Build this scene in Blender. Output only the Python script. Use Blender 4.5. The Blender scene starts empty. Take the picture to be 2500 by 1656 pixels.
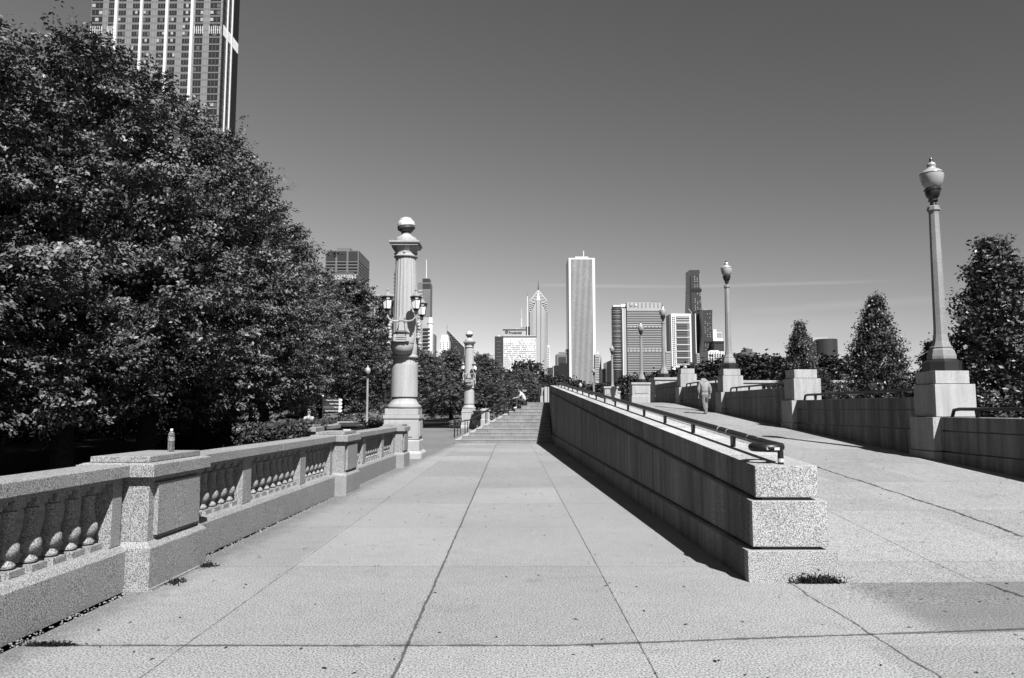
import bpy, math, random
import numpy as np
from mathutils import Vector, Matrix
C = bpy.context; D = bpy.data; col = C.scene.collection
R = math.radians; PI = math.pi
random.seed(7); RS = np.random.RandomState(11)

# ---------------------------------------------------------------- camera
F = 1805.0; PITCH = math.atan(170/F); CP, SP = math.cos(PITCH), math.sin(PITCH); EYE = 1.6
cam = D.objects.new('camera', D.cameras.new('camera')); col.objects.link(cam)
cam.data.sensor_width = 36; cam.data.lens = F/2500*36
cam.location = (0, 0, EYE); cam.rotation_euler = (PI/2+PITCH, 0, 0)
cam.data.clip_start = .05; cam.data.clip_end = 20000
C.scene.camera = cam
def P(u, v, Y):                       # photo pixel (2500 px wide) at depth Y -> point
    a = (u-1250)/F; b = (828-v)/F
    dy = CP-b*SP; dz = SP+b*CP; t = Y/dy
    return Vector((a*t, Y, EYE+dz*t))
def G(u, v, z=0.0):                   # photo pixel on the level z
    a = (u-1250)/F; b = (828-v)/F
    dy = CP-b*SP; dz = SP+b*CP; t = (z-EYE)/dz
    return Vector((a*t, dy*t, z))

# ---------------------------------------------------------------- light
SUN = Vector((.35, -.81, 1.0)).normalized()
sun = D.objects.new('sun', D.lights.new('sun', 'SUN')); col.objects.link(sun)
sun.data.energy = 5.0; sun.data.angle = R(.5); sun.data.color = (1, 1, 1)
sun.rotation_euler = SUN.to_track_quat('Z', 'Y').to_euler(); sun.location = (10, -20, 30)
vs = C.scene.view_settings
vs.view_transform = 'Standard'; vs.look = 'None'; vs.exposure = 1.62; vs.gamma = 1.0
SKY_K = 0.033

TONE = 0.72
class NT:
    def __init__(s, tree): s.t = tree
    def n(s, typ, **kw):
        nd = s.t.nodes.new(typ)
        for k, v in kw.items(): setattr(nd, k, v)
        return nd
    def l(s, a, b): s.t.links.new(a, b)
    def put(s, sock, v):
        if isinstance(v, (int, float)): sock.default_value = v
        elif isinstance(v, tuple): sock.default_value = v
        else: s.l(v, sock)
    def m(s, op, a, b=0.0, c=0.0, clamp=False):
        nd = s.n('ShaderNodeMath', operation=op, use_clamp=clamp)
        s.put(nd.inputs[0], a)
        if len(nd.inputs) > 1: s.put(nd.inputs[1], b)
        if len(nd.inputs) > 2: s.put(nd.inputs[2], c)
        return nd.outputs[0]
    def mr(s, v, a, b, c, d, smooth=False):
        nd = s.n('ShaderNodeMapRange'); nd.clamp = True
        if smooth: nd.interpolation_type = 'SMOOTHSTEP'
        s.put(nd.inputs[0], v)
        for i, x in enumerate((a, b, c, d)): s.put(nd.inputs[i+1], x)
        return nd.outputs[0]
    def noise(s, vec, scale, detail=2, rough=.5):
        nd = s.n('ShaderNodeTexNoise'); s.l(vec, nd.inputs['Vector'])
        nd.inputs['Scale'].default_value = scale; nd.inputs['Detail'].default_value = detail
        nd.inputs['Roughness'].default_value = rough
        return nd.outputs[0]
    def scalev(s, vec, sc):
        nd = s.n('ShaderNodeVectorMath', operation='MULTIPLY'); s.l(vec, nd.inputs[0]); nd.inputs[1].default_value = sc
        return nd.outputs[0]

world = D.worlds.new("World"); C.scene.world = world; world.use_nodes = True
w = NT(world.node_tree); w.t.nodes.clear()
sky = w.n('ShaderNodeTexSky', sky_type='NISHITA', sun_disc=False)
sky.sun_elevation = math.asin(SUN.z); sky.sun_rotation = math.atan2(SUN.x, SUN.y)
sky.air_density = 1.0; sky.dust_density = .6; sky.ozone_density = 1.0
sep = w.n('ShaderNodeSeparateColor'); w.l(sky.outputs[0], sep.inputs[0])
tc = w.n('ShaderNodeTexCoord'); sx = w.n('ShaderNodeSeparateXYZ'); w.l(tc.outputs['Generated'], sx.inputs[0])
az = w.m('ARCTAN2', sx.outputs[0], sx.outputs[1]); el = w.m('ARCSINE', sx.outputs[2])
def ang(u, v):
    p = P(u, v, 1.0)-Vector((0, 0, EYE)); return math.atan2(p.x, p.y), math.asin(p.normalized().z)
def streak(u0, v0, u1, v1, wid, amp, nsc):
    a0, e0 = ang(u0, v0); a1, e1 = ang(u1, v1); k = (e1-e0)/(a1-a0)
    line = w.m('ADD', w.m('MULTIPLY', w.m('SUBTRACT', az, a0), k), e0)
    nz = w.noise(tc.outputs['Generated'], nsc, 4, .6)
    line = w.m('ADD', line, w.m('MULTIPLY', w.m('SUBTRACT', nz, .5), wid*1.3))
    d = w.m('ABSOLUTE', w.m('SUBTRACT', el, line))
    g = w.mr(d, 0, wid, 1, 0, True)
    edge = w.m('MULTIPLY', w.mr(az, a0-.03, a0+.06, 0, 1, True), w.mr(az, a1-.07, a1+.03, 1, 0, True))
    return w.m('MULTIPLY', w.m('MULTIPLY', g, edge), w.m('MULTIPLY', w.mr(nz, .3, .65, .45, 1), amp))
tot = w.m('ADD', streak(1300, 697, 2180, 684, .0035, 0.0240, 9), w.m('ADD', streak(1790, 760, 2380, 722, .008, 0.0160, 6), streak(1700, 800, 2200, 790, .02, 0.0096, 4)))
base = w.m('MULTIPLY', w.m('MULTIPLY', w.m('POWER', sep.outputs[0], 1.2), SKY_K), w.m('SUBTRACT', 1.0, w.m('MULTIPLY', sx.outputs[0], .38)))
bg = w.n('ShaderNodeBackground'); out = w.n('ShaderNodeOutputWorld')
cmb = w.n('ShaderNodeCombineColor')
tot2 = w.m('ADD', base, tot)
for i in range(3): w.l(tot2, cmb.inputs[i])
w.l(cmb.outputs[0], bg.inputs[0]); bg.inputs[1].default_value = 1.0
w.l(bg.outputs[0], out.inputs[0])

# ---------------------------------------------------------------- materials
def base_mat(name, rough=.8, spec=.3):
    m = D.materials.new(name); m.use_nodes = True; t = NT(m.node_tree); t.t.nodes.clear()
    b = t.n('ShaderNodeBsdfPrincipled'); o = t.n('ShaderNodeOutputMaterial'); t.l(b.outputs[0], o.inputs[0])
    b.inputs['Roughness'].default_value = rough; b.inputs['Specular IOR Level'].default_value = spec
    g = t.n('ShaderNodeNewGeometry')
    return m, t, b, g.outputs['Position']
def setc(t, b, val):
    cm = t.n('ShaderNodeCombineColor')
    for i in range(3): t.put(cm.inputs[i], val)
    t.l(cm.outputs[0], b.inputs['Base Color'])
def bump(t, b, h, strength=.3, dist=.01):
    bp = t.n('ShaderNodeBump'); bp.inputs['Strength'].default_value = strength; bp.inputs['Distance'].default_value = dist
    t.l(h, bp.inputs['Height']); t.l(bp.outputs[0], b.inputs['Normal'])
def plain(name, v, rough=.6, spec=.4, metal=0, var=.12, sc=3.0):
    m, t, b, pos = base_mat(name, rough, spec); b.inputs['Metallic'].default_value = metal
    n = t.noise(pos, sc, 4); setc(t, b, t.mr(n, .3, .7, v*TONE*(1-var), v*TONE*(1+var)))
    return m
def granite(name, v, con=.5, scale=110, streaks=.0, blot=.12, jl=None, bmp=.25, side_shade=0):
    m, t, b, pos = base_mat(name, .75, .25)
    n1 = t.noise(pos, scale, 2, .6); n2 = t.noise(pos, scale*2.3, 1)
    sp = t.m('ADD', t.mr(n1, .38, .60, -1, 1), t.m('MULTIPLY', t.mr(n2, .35, .65, -1, 1), .5))
    val = t.m('MULTIPLY', t.m('ADD', 1.0, t.m('MULTIPLY', sp, con*.55)), v*TONE)
    nb = t.noise(pos, 1.6, 4, .6)
    val = t.m('MULTIPLY', val, t.mr(nb, .3, .7, 1-blot, 1+blot))
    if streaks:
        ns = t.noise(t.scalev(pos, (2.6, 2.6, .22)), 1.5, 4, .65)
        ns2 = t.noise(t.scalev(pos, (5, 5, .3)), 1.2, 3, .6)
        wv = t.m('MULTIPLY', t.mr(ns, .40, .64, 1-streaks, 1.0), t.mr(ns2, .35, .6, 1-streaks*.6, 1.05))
        if side_shade:
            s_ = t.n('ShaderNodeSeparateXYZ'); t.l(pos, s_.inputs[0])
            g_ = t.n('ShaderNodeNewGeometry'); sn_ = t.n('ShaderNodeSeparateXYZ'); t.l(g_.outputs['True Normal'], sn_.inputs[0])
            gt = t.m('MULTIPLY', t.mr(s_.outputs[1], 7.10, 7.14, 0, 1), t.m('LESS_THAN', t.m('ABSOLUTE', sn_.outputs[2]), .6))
            wv = t.m('ADD', t.m('MULTIPLY', t.m('MULTIPLY', wv, side_shade), gt), t.m('SUBTRACT', 1.0, gt))  # flat factor paints shade on the long side faces, over the stain streaks
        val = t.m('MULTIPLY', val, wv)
    if jl:
        s = t.n('ShaderNodeSeparateXYZ'); t.l(pos, s.inputs[0])
        per, off = jl
        f = t.m('FRACT', t.m('DIVIDE', t.m('ADD', s.outputs[1], off), per))
        d = t.m('MULTIPLY', t.m('ABSOLUTE', t.m('SUBTRACT', f, .5)), per)
        val = t.m('MULTIPLY', val, t.mr(d, .003, .009, .35, 1))
        blk = t.n('ShaderNodeTexWhiteNoise', noise_dimensions='1D')
        t.l(t.m('FLOOR', t.m('ADD', t.m('DIVIDE', t.m('ADD', s.outputs[1], off), per), .5)), blk.inputs['W'])
        val = t.m('MULTIPLY', val, t.mr(blk.outputs['Value'], 0, 1, .78, 1.15))
    setc(t, b, t.m('MAXIMUM', val, .01)); bump(t, b, n1, bmp, .004)
    return m
GRAN = granite('balustrade_granite', .172, 1.15, 105, blot=.1)
GRANW = granite('ramp_wall_granite', .28, 1.15, 95, streaks=.5, blot=.15, jl=(1.83, .3), side_shade=.66)
GRANE = granite('pier_granite', .29, .55, 90, streaks=.18, blot=.08)
GRANP = granite('parapet_granite', .18, .6, 90, streaks=.5, blot=.12, jl=(2.1, .9))
LIME = granite('column_stone', .275, .35, 90, streaks=.12, blot=.06)
STEP = granite('stair_stone', .165, .4, 80, streaks=.15)
LAMPC = granite('lamp_concrete', .18, .6, 110, streaks=.1)

def concrete():
    m, t, b, pos = base_mat('sidewalk_concrete', .85, .2)
    s = t.n('ShaderNodeSeparateXYZ'); t.l(pos, s.inputs[0]); X, Y = s.outputs[0], s.outputs[1]
    n1 = t.noise(pos, 72, 3, .65); n2 = t.noise(pos, 210, 1); nb = t.noise(pos, .55, 5, .6); nm = t.noise(pos, 6, 4, .65)
    sp = t.m('ADD', t.mr(n1, .36, .58, -1, .35), t.m('MULTIPLY', t.mr(n2, .35, .65, -1, 1), .25))
    v = t.m('MULTIPLY', t.m('ADD', 1.06, t.m('MULTIPLY', sp, .85)), .160)
    v = t.m('MULTIPLY', v, t.mr(nb, .3, .7, .90, 1.08)); v = t.m('MULTIPLY', v, t.mr(nm, .3, .7, .92, 1.05))
    # gentle drag stains running across the slabs
    nd = t.noise(t.scalev(pos, (.5, 3.0, 1)), 2.0, 4, .6); v = t.m('MULTIPLY', v, t.mr(nd, .58, .75, 1, .86))
    wob = t.m('MULTIPLY', t.m('SUBTRACT', t.noise(pos, 2.2, 5, .7), .5), 1.0)
    chip = t.mr(t.noise(pos, 7, 4, .7), .35, .7, .45, 1.9)
    Xw = t.m('ADD', X, t.m('MULTIPLY', wob, .13)); Xt = t.m('ADD', X, t.m('MULTIPLY', wob, .015))
    # each slab has its own tone; dirt gathers in patches and along the balustrade foot
    wn = t.n('ShaderNodeTexWhiteNoise', noise_dimensions='2D'); cv = t.n('ShaderNodeCombineXYZ')
    t.l(t.m('FLOOR', t.m('DIVIDE', t.m('ADD', X, .7), 1.55)), cv.inputs[0]); t.l(t.m('FLOOR', t.m('DIVIDE', t.m('SUBTRACT', Y, 2.67), 2.52)), cv.inputs[1]); t.l(cv.outputs[0], wn.inputs['Vector'])
    v = t.m('MULTIPLY', v, t.mr(wn.outputs['Value'], 0, 1, .86, 1.05))
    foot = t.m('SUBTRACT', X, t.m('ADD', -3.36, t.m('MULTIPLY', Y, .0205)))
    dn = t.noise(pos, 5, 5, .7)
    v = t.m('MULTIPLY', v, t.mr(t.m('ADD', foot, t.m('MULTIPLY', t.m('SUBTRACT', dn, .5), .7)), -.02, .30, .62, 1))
    sn = t.noise(pos, 1.1, 6, .72); v = t.m('MULTIPLY', v, t.mr(sn, .56, .72, 1, .74))
    sc2 = t.noise(t.scalev(pos, (3.5, 12, 1)), 1.3, 5, .7); v = t.m('MULTIPLY', v, t.mr(sc2, .66, .74, 1, .72))
    def line(coord, x0, wd, dark, ylo=None, yhi=None):
        nonlocal v
        k = t.mr(t.m('ABSOLUTE', t.m('SUBTRACT', coord, x0)), t.m('MULTIPLY', chip, wd*.5), t.m('MULTIPLY', chip, wd), dark, 1)
        if ylo is not None:
            g = t.m('MULTIPLY', t.m('GREATER_THAN', Y, ylo), t.m('LESS_THAN', Y, yhi))
            k = t.m('SUBTRACT', 1.0, t.m('MULTIPLY', t.m('SUBTRACT', 1.0, k), g))
        v = t.m('MULTIPLY', v, k)
    # dark replaced slab on the right
    pm = t.m('MULTIPLY', t.mr(X, 2.9, 3.25, 0, 1, True), t.m('MULTIPLY', t.m('GREATER_THAN', Y, t.m('ADD', 5.2, t.m('MULTIPLY', t.m('SUBTRACT', X, .9), .11))), t.m('LESS_THAN', Y, 6.98)))
    v = t.m('MULTIPLY', v, t.m('SUBTRACT', 1.0, t.m('MULTIPLY', pm, .36)))
    line(t.m('ADD', X, t.m('MULTIPLY', wob, .05)), -.71, .014, .30)
    line(Xt, .87, .007, .3); line(Xt, -2.22, .006, .35); line(Xw, 2.56, .012, .3, -5, 7.0)
    line(Xw, 4.33, .022, .22, 3, 6.9); line(Xt, 4.28, .009, .4, 6.9, 40); line(t.m('ADD', X, t.m('MULTIPLY', wob, .3)), 5.95, .032, .16, 7.5, 30)
    line(Xt, 7.4, .006, .5)
    Yt = t.m('ADD', Y, t.m('MULTIPLY', wob, .02))
    Yt1 = t.m('SUBTRACT', Yt, t.m('MULTIPLY', t.m('MAXIMUM', t.m('SUBTRACT', X, .3), 0.0), .11))
    line(Yt1, 5.19, .022, .30)
    f = t.m('MULTIPLY', t.m('ABSOLUTE', t.m('SUBTRACT', t.m('FRACT', t.m('DIVIDE', t.m('SUBTRACT', Yt, 3.93), 2.52)), .5)), 2.52)
    g = t.mr(f, .004, .010, .55, 1); gate = t.m('GREATER_THAN', Y, 6.2)
    v = t.m('MULTIPLY', v, t.m('SUBTRACT', 1.0, t.m('MULTIPLY', t.m('SUBTRACT', 1.0, g), gate)))
    # sparse gum spots
    vo = t.n('ShaderNodeTexVoronoi'); t.l(pos, vo.inputs['Vector']); vo.inputs['Scale'].default_value = 1.4
    v = t.m('MULTIPLY', v, t.mr(vo.outputs['Distance'], .018, .035, .62, 1))
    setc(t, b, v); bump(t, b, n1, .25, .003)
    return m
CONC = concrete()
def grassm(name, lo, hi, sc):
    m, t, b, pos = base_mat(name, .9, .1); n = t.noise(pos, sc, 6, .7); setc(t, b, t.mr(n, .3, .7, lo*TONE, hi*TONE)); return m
LAWN = grassm('lawn', .06, .11, 3.0); SOIL = grassm('shaded_soil', .006, .02, 2.0); CITY = grassm('city_ground', .06, .12, .05)  # shaded_soil: tree shade over the lawn is put into this near-black colour
def leafm(name, v, rough=.42, spec=.5):
    m, t, b, pos = base_mat(name, rough, spec)
    n = t.noise(pos, 9, 2); n2 = t.noise(pos, .5, 3)
    setc(t, b, t.m('MULTIPLY', t.mr(n, .3, .7, v*TONE*.6, v*TONE*1.5), t.mr(n2, .35, .65, .75, 1.25))); return m
LEAF = leafm('elm_leaf', .070, .5, .3); LEAFM = leafm('maple_leaf', .060, .5, .3); LEAFD = leafm('dark_far_leaf', .024, .6, .25)
LEAFG = leafm('glossy_leaf', .05, .5, .4); HEDGE = leafm('hedge_leaf', .03, .6, .2); BARK = grassm('bark', .02, .06, 14)
BLACK = plain('black_iron', .012, .35, .5); RAILM = plain('black_paint', .008, .42, .3, var=.4, sc=14)
BRONZE = plain('dark_bronze', .04, .4, .5)
WHITE = plain('white_paint', .5, .6, .3, var=.03); LIGHTC = plain('light_facade', .55, .7, .3, var=.05, sc=.1)
GLASSW = plain('milk_glass', .7, .25, .5, var=.05)
GLOBE = plain('globe_glass', .26, .18, .6, var=.06, sc=2.0)
STICK = plain('sticker_white', .4, .5, .4)

# ---------------------------------------------------------------- mesh helpers
class MB:
    def __init__(s): s.v = []; s.f = []
    def box(s, x0, x1, y0, y1, z0, z1): return s.hexa([(x0, y0, z0), (x1, y0, z0), (x1, y1, z0), (x0, y1, z0), (x0, y0, z1), (x1, y0, z1), (x1, y1, z1), (x0, y1, z1)])
    def hexa(s, p):
        n = len(s.v); s.v += [tuple(q) for q in p]
        s.f += [tuple(n+i for i in q) for q in ((3, 2, 1, 0), (4, 5, 6, 7), (0, 1, 5, 4), (1, 2, 6, 5), (2, 3, 7, 6), (3, 0, 4, 7))]
        return s
    def frust(s, x0, x1, y0, y1, z0, z1, i):     # box whose top is inset by i
        return s.hexa([(x0, y0, z0), (x1, y0, z0), (x1, y1, z0), (x0, y1, z0), (x0+i, y0+i, z1), (x1-i, y0+i, z1), (x1-i, y1-i, z1), (x0+i, y1-i, z1)])
    def lathe(s, prof, seg=24, c=(0, 0, 0), rot=0, fn=None, sq=False):
        n0 = len(s.v); k = len(prof)
        for (r, z) in prof:
            for i in range(seg):
                a = rot+2*PI*i/seg; rr = r*(fn(a) if fn else 1)
                s.v.append((c[0]+rr*math.cos(a), c[1]+rr*math.sin(a), c[2]+z))
        for j in range(k-1):
            for i in range(seg):
                i2 = (i+1) % seg
                s.f.append((n0+j*seg+i, n0+j*seg+i2, n0+(j+1)*seg+i2, n0+(j+1)*seg+i))
        s.f.append(tuple(n0+i for i in reversed(range(seg)))); s.f.append(tuple(n0+(k-1)*seg+i for i in range(seg)))
        return s
    def tube(s, pts, rad, seg=8, closed=False, caps=True):
        pts = [Vector(p) for p in pts]; n = len(pts); n0 = len(s.v)
        if not hasattr(rad, '__len__'): rad = [rad]*n
        up = Vector((0, 0, 1))
        for i, p in enumerate(pts):
            if closed: d = pts[(i+1) % n]-pts[i-1]
            else: d = pts[min(i+1, n-1)]-pts[max(i-1, 0)]
            d.normalize(); ref = up if abs(d.z) < .95 else Vector((1, 0, 0))
            a = d.cross(ref).normalized(); b = a.cross(d).normalized()
            for k in range(seg):
                th = 2*PI*k/seg; s.v.append(tuple(p+(a*math.cos(th)+b*math.sin(th))*rad[i]))
        for i in range(n if closed else n-1):
            j = (i+1) % n
            for k in range(seg):
                k2 = (k+1) % seg; s.f.append((n0+i*seg+k, n0+i*seg+k2, n0+j*seg+k2, n0+j*seg+k))
        if caps and not closed:
            s.f.append(tuple(n0+k for k in reversed(range(seg)))); s.f.append(tuple(n0+(n-1)*seg+k for k in range(seg)))
        return s
    def sphere(s, c, r, seg=12, ring=8, sc=(1, 1, 1)):
        prof = [(max(.001, r*math.sin(PI*i/ring)), -r*math.cos(PI*i/ring)) for i in range(ring+1)]
        n0 = len(s.v); s.lathe(prof, seg)
        for i in range(n0, len(s.v)):
            x, y, z = s.v[i]; s.v[i] = (c[0]+x*sc[0], c[1]+y*sc[1], c[2]+z*sc[2])
        return s
    def poly(s, pts, y0, y1):       # outline in XZ extruded along Y
        n = len(pts); n0 = len(s.v)
        s.v += [(x, y0, z) for x, z in pts]+[(x, y1, z) for x, z in pts]
        s.f.append(tuple(range(n0, n0+n))); s.f.append(tuple(n0+n+i for i in reversed(range(n))))
        for i in range(n):
            j = (i+1) % n; s.f.append((n0+i, n0+n+i, n0+n+j, n0+j))
        return s
    def build(s, name, mat, parent=None, world=False, smooth=False, bevel=0):
        me = D.meshes.new(name); vv = s.v
        if world and parent is not None:
            o = parent.location; vv = [(x-o.x, y-o.y, z-o.z) for x, y, z in vv]
        me.from_pydata(vv, [], s.f); me.update()
        me.materials.append(mat)
        if smooth:
            me.shade_smooth()
            me.set_sharp_from_angle(angle=R(40))
        ob = D.objects.new(name, me); col.objects.link(ob)
        if parent: ob.parent = parent
        if bevel:
            md = ob.modifiers.new('bevel', 'BEVEL'); md.width = bevel; md.segments = 2; md.limit_method = 'ANGLE'
        return ob
def tag(o, label, cat, group=None):
    o['label'] = label; o['category'] = cat
    if group: o['group'] = group
    return o
def thing(name, label, cat, loc=(0, 0, 0), rz=0, group=None):
    o = D.objects.new(name, None); col.objects.link(o); o.location = loc; o.rotation_euler = (0, 0, rz); o.empty_display_size = .3
    return tag(o, label, cat, group)
def struct(o): o['kind'] = 'structure'; return o
def dup(root, loc, rz=0, sc=1, label=None, sz=None):
    r = root.copy(); col.objects.link(r); r.location = loc; r.rotation_euler = (0, 0, rz); r.scale = (sc, sc, sz or sc)
    if label: r['label'] = label
    for ch in list(root.children):
        c = ch.copy(); col.objects.link(c); c.parent = r
        for g in list(ch.children):
            d = g.copy(); col.objects.link(d); d.parent = c
    return r
def share(name, me, parent, loc=(0, 0, 0), rz=0, sc=None):
    o = D.objects.new(name, me); col.objects.link(o); o.parent = parent; o.location = loc; o.rotation_euler = (0, 0, rz)
    if sc: o.scale = sc
    return o
def text(body, name, mat, parent, loc, size, rot=(PI/2, 0, 0), align='LEFT', ext=.004, sx=1.0):
    cu = D.curves.new(name, 'FONT'); cu.body = body; cu.size = size; cu.extrude = ext; cu.align_x = align; cu.offset = size*.012
    tmp = D.objects.new('tmp', cu); col.objects.link(tmp); C.view_layer.update()
    me = D.meshes.new_from_object(tmp.evaluated_get(C.evaluated_depsgraph_get())); me.name = name
    D.objects.remove(tmp); me.materials.clear(); me.materials.append(mat)
    o = D.objects.new(name, me); col.objects.link(o); o.parent = parent; o.location = loc; o.rotation_euler = rot; o.scale = (sx, 1, 1)
    return o

# ---------------------------------------------------------------- ground, walkway, ramp, terrace
RZ = lambda Y: min(max(.0555*(Y-6.2), 0), 1.93)
def sheet(name, pts, mat):
    me = D.meshes.new(name); me.from_pydata(pts, [], [tuple(range(len(pts)))]); me.materials.append(mat)
    return struct_link(name, me)
def struct_link(name, me):
    o = D.objects.new(name, me); col.objects.link(o); return struct(o)
sheet('ground', [(-9000, -300, -.06), (9000, -300, -.06), (9000, 12000, -.06), (-9000, 12000, -.06)], CITY)
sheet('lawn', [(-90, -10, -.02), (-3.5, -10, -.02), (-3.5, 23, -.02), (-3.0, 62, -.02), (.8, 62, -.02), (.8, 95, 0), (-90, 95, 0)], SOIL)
sheet('far_lawn', [(-120, 95, -.01), (.7, 95, -.01), (.7, 190, 3.0), (-120, 190, 3.0)], LAWN)
sheet('far_ground_strip', [(-400, 190, 3.0), (60, 190, 3.0), (60, 400, 3.2), (-400, 400, 3.2)], LAWN)
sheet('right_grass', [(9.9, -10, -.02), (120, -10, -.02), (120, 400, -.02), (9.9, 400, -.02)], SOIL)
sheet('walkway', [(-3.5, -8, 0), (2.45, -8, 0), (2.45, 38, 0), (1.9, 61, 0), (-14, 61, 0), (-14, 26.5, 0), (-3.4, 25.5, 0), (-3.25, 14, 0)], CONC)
sheet('right_walkway', [(2.45, -8, 0), (9.3, -8, 0), (9.3, 6.2, 0), (2.45, 6.2, 0)], CONC)
mb = MB(); ys = [6.2, 7.1, 10, 20, 6.2+1.93/.0555]
mb.v = [(2.45, y, RZ(y) if y > 8 else 0) for y in ys]+[(9.3, y, RZ(y)) for y in ys]; mb.f = [(i, 5+i, 6+i, i+1) for i in range(4)]
struct(mb.build('ramp', CONC))
mb = MB().box(1.0, 40, 50, 150, 1.2, 1.93).box(2.45, 40, 6.2+1.93/.0555, 50, 1.2, 1.93)
struct(mb.build('terrace', CONC))

# ---------------------------------------------------------------- stairs wrapping the corner
st = thing('stone_stairs', 'wide granite corner stairs of twelve steps beside the ramp wall', 'stairs', (0, 34.5, 0))
for k in range(12):
    xl, y0 = -2.65+.312*k, 34.5+.33*k
    m_ = MB().box(xl, 1.86, y0, 50.2, .16*k, .16*(k+1)-.012)
    sp_ = m_.build('step', STEP, st, world=True)
    MB().box(xl-.018, 1.86, y0-.018, 50.2, .16*(k+1)-.012, .16*(k+1)).build('tread', LIME, st, world=True)  # paler stone paints the treads as brightly lit above darker risers
MB().box(.8, 2.46, 38.15, 50.3, 1.2, 1.925).build('landing', STEP, st, world=True)
jm = MB()
for k in range(12):
    xl, y0 = -2.65+.312*k, 34.5+.33*k
    for q in range(4):
        xx = xl+.55+q*1.45-(.5 if k % 2 else 0)*(q > 0)
        if xx < 1.7: jm.box(xx, xx+.012, y0-.003, y0+.01, .16*k+.012, .16*(k+1)-.02)
jm.build('joint', BLACK, st, world=True)['kind'] = 'stuff'

# ---------------------------------------------------------------- centre ramp wall
rw = thing('ramp_wall', 'long sloping granite wall with stepped block end in the middle of the walkway', 'wall', (2.5, 7.02, 0))
def sl(x0a, x1a, x0b, x1b, z0a, z1a, z0b, z1b, ya=7.02, yb=37.6):
    return MB().hexa([(x0a, ya, z0a), (x1a, ya, z0a), (x1b, yb, z0b), (x0b, yb, z0b), (x0a, ya, z1a), (x1a, ya, z1a), (x1b, yb, z1b), (x0b, yb, z1b)])
dX = -.37
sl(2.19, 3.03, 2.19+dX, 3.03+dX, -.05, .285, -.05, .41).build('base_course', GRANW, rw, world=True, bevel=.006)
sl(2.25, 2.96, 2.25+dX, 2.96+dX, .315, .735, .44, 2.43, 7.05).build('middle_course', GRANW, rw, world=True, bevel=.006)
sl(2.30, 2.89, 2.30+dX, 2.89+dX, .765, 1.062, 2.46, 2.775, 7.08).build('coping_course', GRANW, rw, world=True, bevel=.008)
sl(2.34, 2.88, 2.34+dX, 2.88+dX, .28, .32, .40, .45, 7.10, 37.5).build('groove', BLACK, rw, world=True)
sl(2.37, 2.83, 2.37+dX, 2.83+dX, .73, .77, 2.42, 2.47, 7.12, 37.5).build('groove', BLACK, rw, world=True)
WT = lambda Y: 1.062+(Y-7.08)*(2.775-1.062)/(37.6-7.08)
XC = lambda Y: 2.61+(Y-7.05)*dX/30.5
# handrail ending in a loop
hr = thing('ramp_handrail', 'thick black pipe handrail with curled loop end and stickers on the centre wall', 'handrail', (2.6, 7.3, WT(7.3)))
rp = .041; H = .155
ring = [(2.49+.13*math.cos(a), 7.31+.13*math.sin(a), WT(7.3)+H-.005) for a in [2*PI*i/28 for i in range(28)]]
rail = [(2.618, 7.27, WT(7.3)+H)]+[(XC(y)+.008*min(1, (y-7.3)), y, WT(y)+H) for y in np.linspace(7.6, 37.4, 16)]
MB().tube(rail, rp, 12).build('pipe', RAILM, hr, world=True, smooth=True)
MB().tube(ring, rp, 12, closed=True).build('loop', RAILM, hr, world=True, smooth=True)
MB().lathe([(.028, 0), (.028, H-.02)], 12, (2.585, 7.19, WT(7.19)-.01)).build('post', RAILM, hr, world=True, smooth=True)
y = 8.75
while y < 37:
    x = XC(y); z = WT(y)
    MB().hexa([(x-.012, y-.03, z-.02), (x+.022, y-.03, z-.02), (x+.022, y+.05, z-.02), (x-.012, y+.05, z-.02), (x-.012, y-.06, z+H-.02), (x+.022, y-.06, z+H-.02), (x+.022, y+.06, z+H-.02), (x-.012, y+.06, z+H-.02)]).build('bracket', RAILM, hr, world=True)
    y += 1.82
zr = WT(7.3)+H
for (x, y, z, wx, wz) in ((2.535, 7.140, zr-.012, .05, .026), (2.44, 7.143, zr-.008, .006, .022), (2.447, 7.142, zr-.018, .016, .005)):
    MB().box(x-wx/2, x+wx/2, y-.0035, y+.012, z-wz/2, z+wz/2).build('sticker', STICK, hr, world=True)
for yy, ln in ((7.85, .03), (8.15, .02), (8.9, .012), (9.25, .025)):
    MB().tube([(XC(yy)+.005, yy, WT(yy)+H), (XC(yy)+.005, yy+ln, WT(yy)+H)], rp+.0015, 12).build('tape', STICK, hr, world=True, smooth=True)
MB().tube([(2.585, 7.19, WT(7.19)+.02), (2.585, 7.19, WT(7.19)+.055)], .0295, 12).build('tape', STICK, hr, world=True, smooth=True)

# ---------------------------------------------------------------- left balustrade
SL = .0205
def bx(Y, off=0): return -3.195+SL*(Y-6.67)+off
def balmesh():
    prof = [(.040, .055), (.058, .065), (.060, .08), (.045, .10), (.038, .12), (.056, .135), (.076, .16), (.083, .19), (.078, .225), (.062, .25), (.066, .254), (.058, .285), (.050, .33), (.044, .40), (.048, .435), (.056, .455), (.056, .462), (.044, .47), (.044, .485)]
    m = MB().lathe(prof, 16); m.box(-.085, .085, -.085, .085, 0, .05)
    m.box(-.075, .075, -.075, .075, .485, .52); m.box(-.095, .095, -.095, .095, .52, .56)
    o = m.build('baluster', GRAN, None, smooth=True); me = o.data; D.objects.remove(o); return me
BAL = balmesh()
def prism(m, y0, y1, o0, o1, z0, z1, f=bx, i=0):
    m.hexa([(f(y0, o0), y0, z0), (f(y0, o1), y0, z0), (f(y1, o1), y1, z0), (f(y1, o0), y1, z0), (f(y0, o0+i), y0+i, z1), (f(y0, o1-i), y0+i, z1), (f(y1, o1-i), y1-i, z1), (f(y1, o0+i), y1-i, z1)])
    return m
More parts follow.
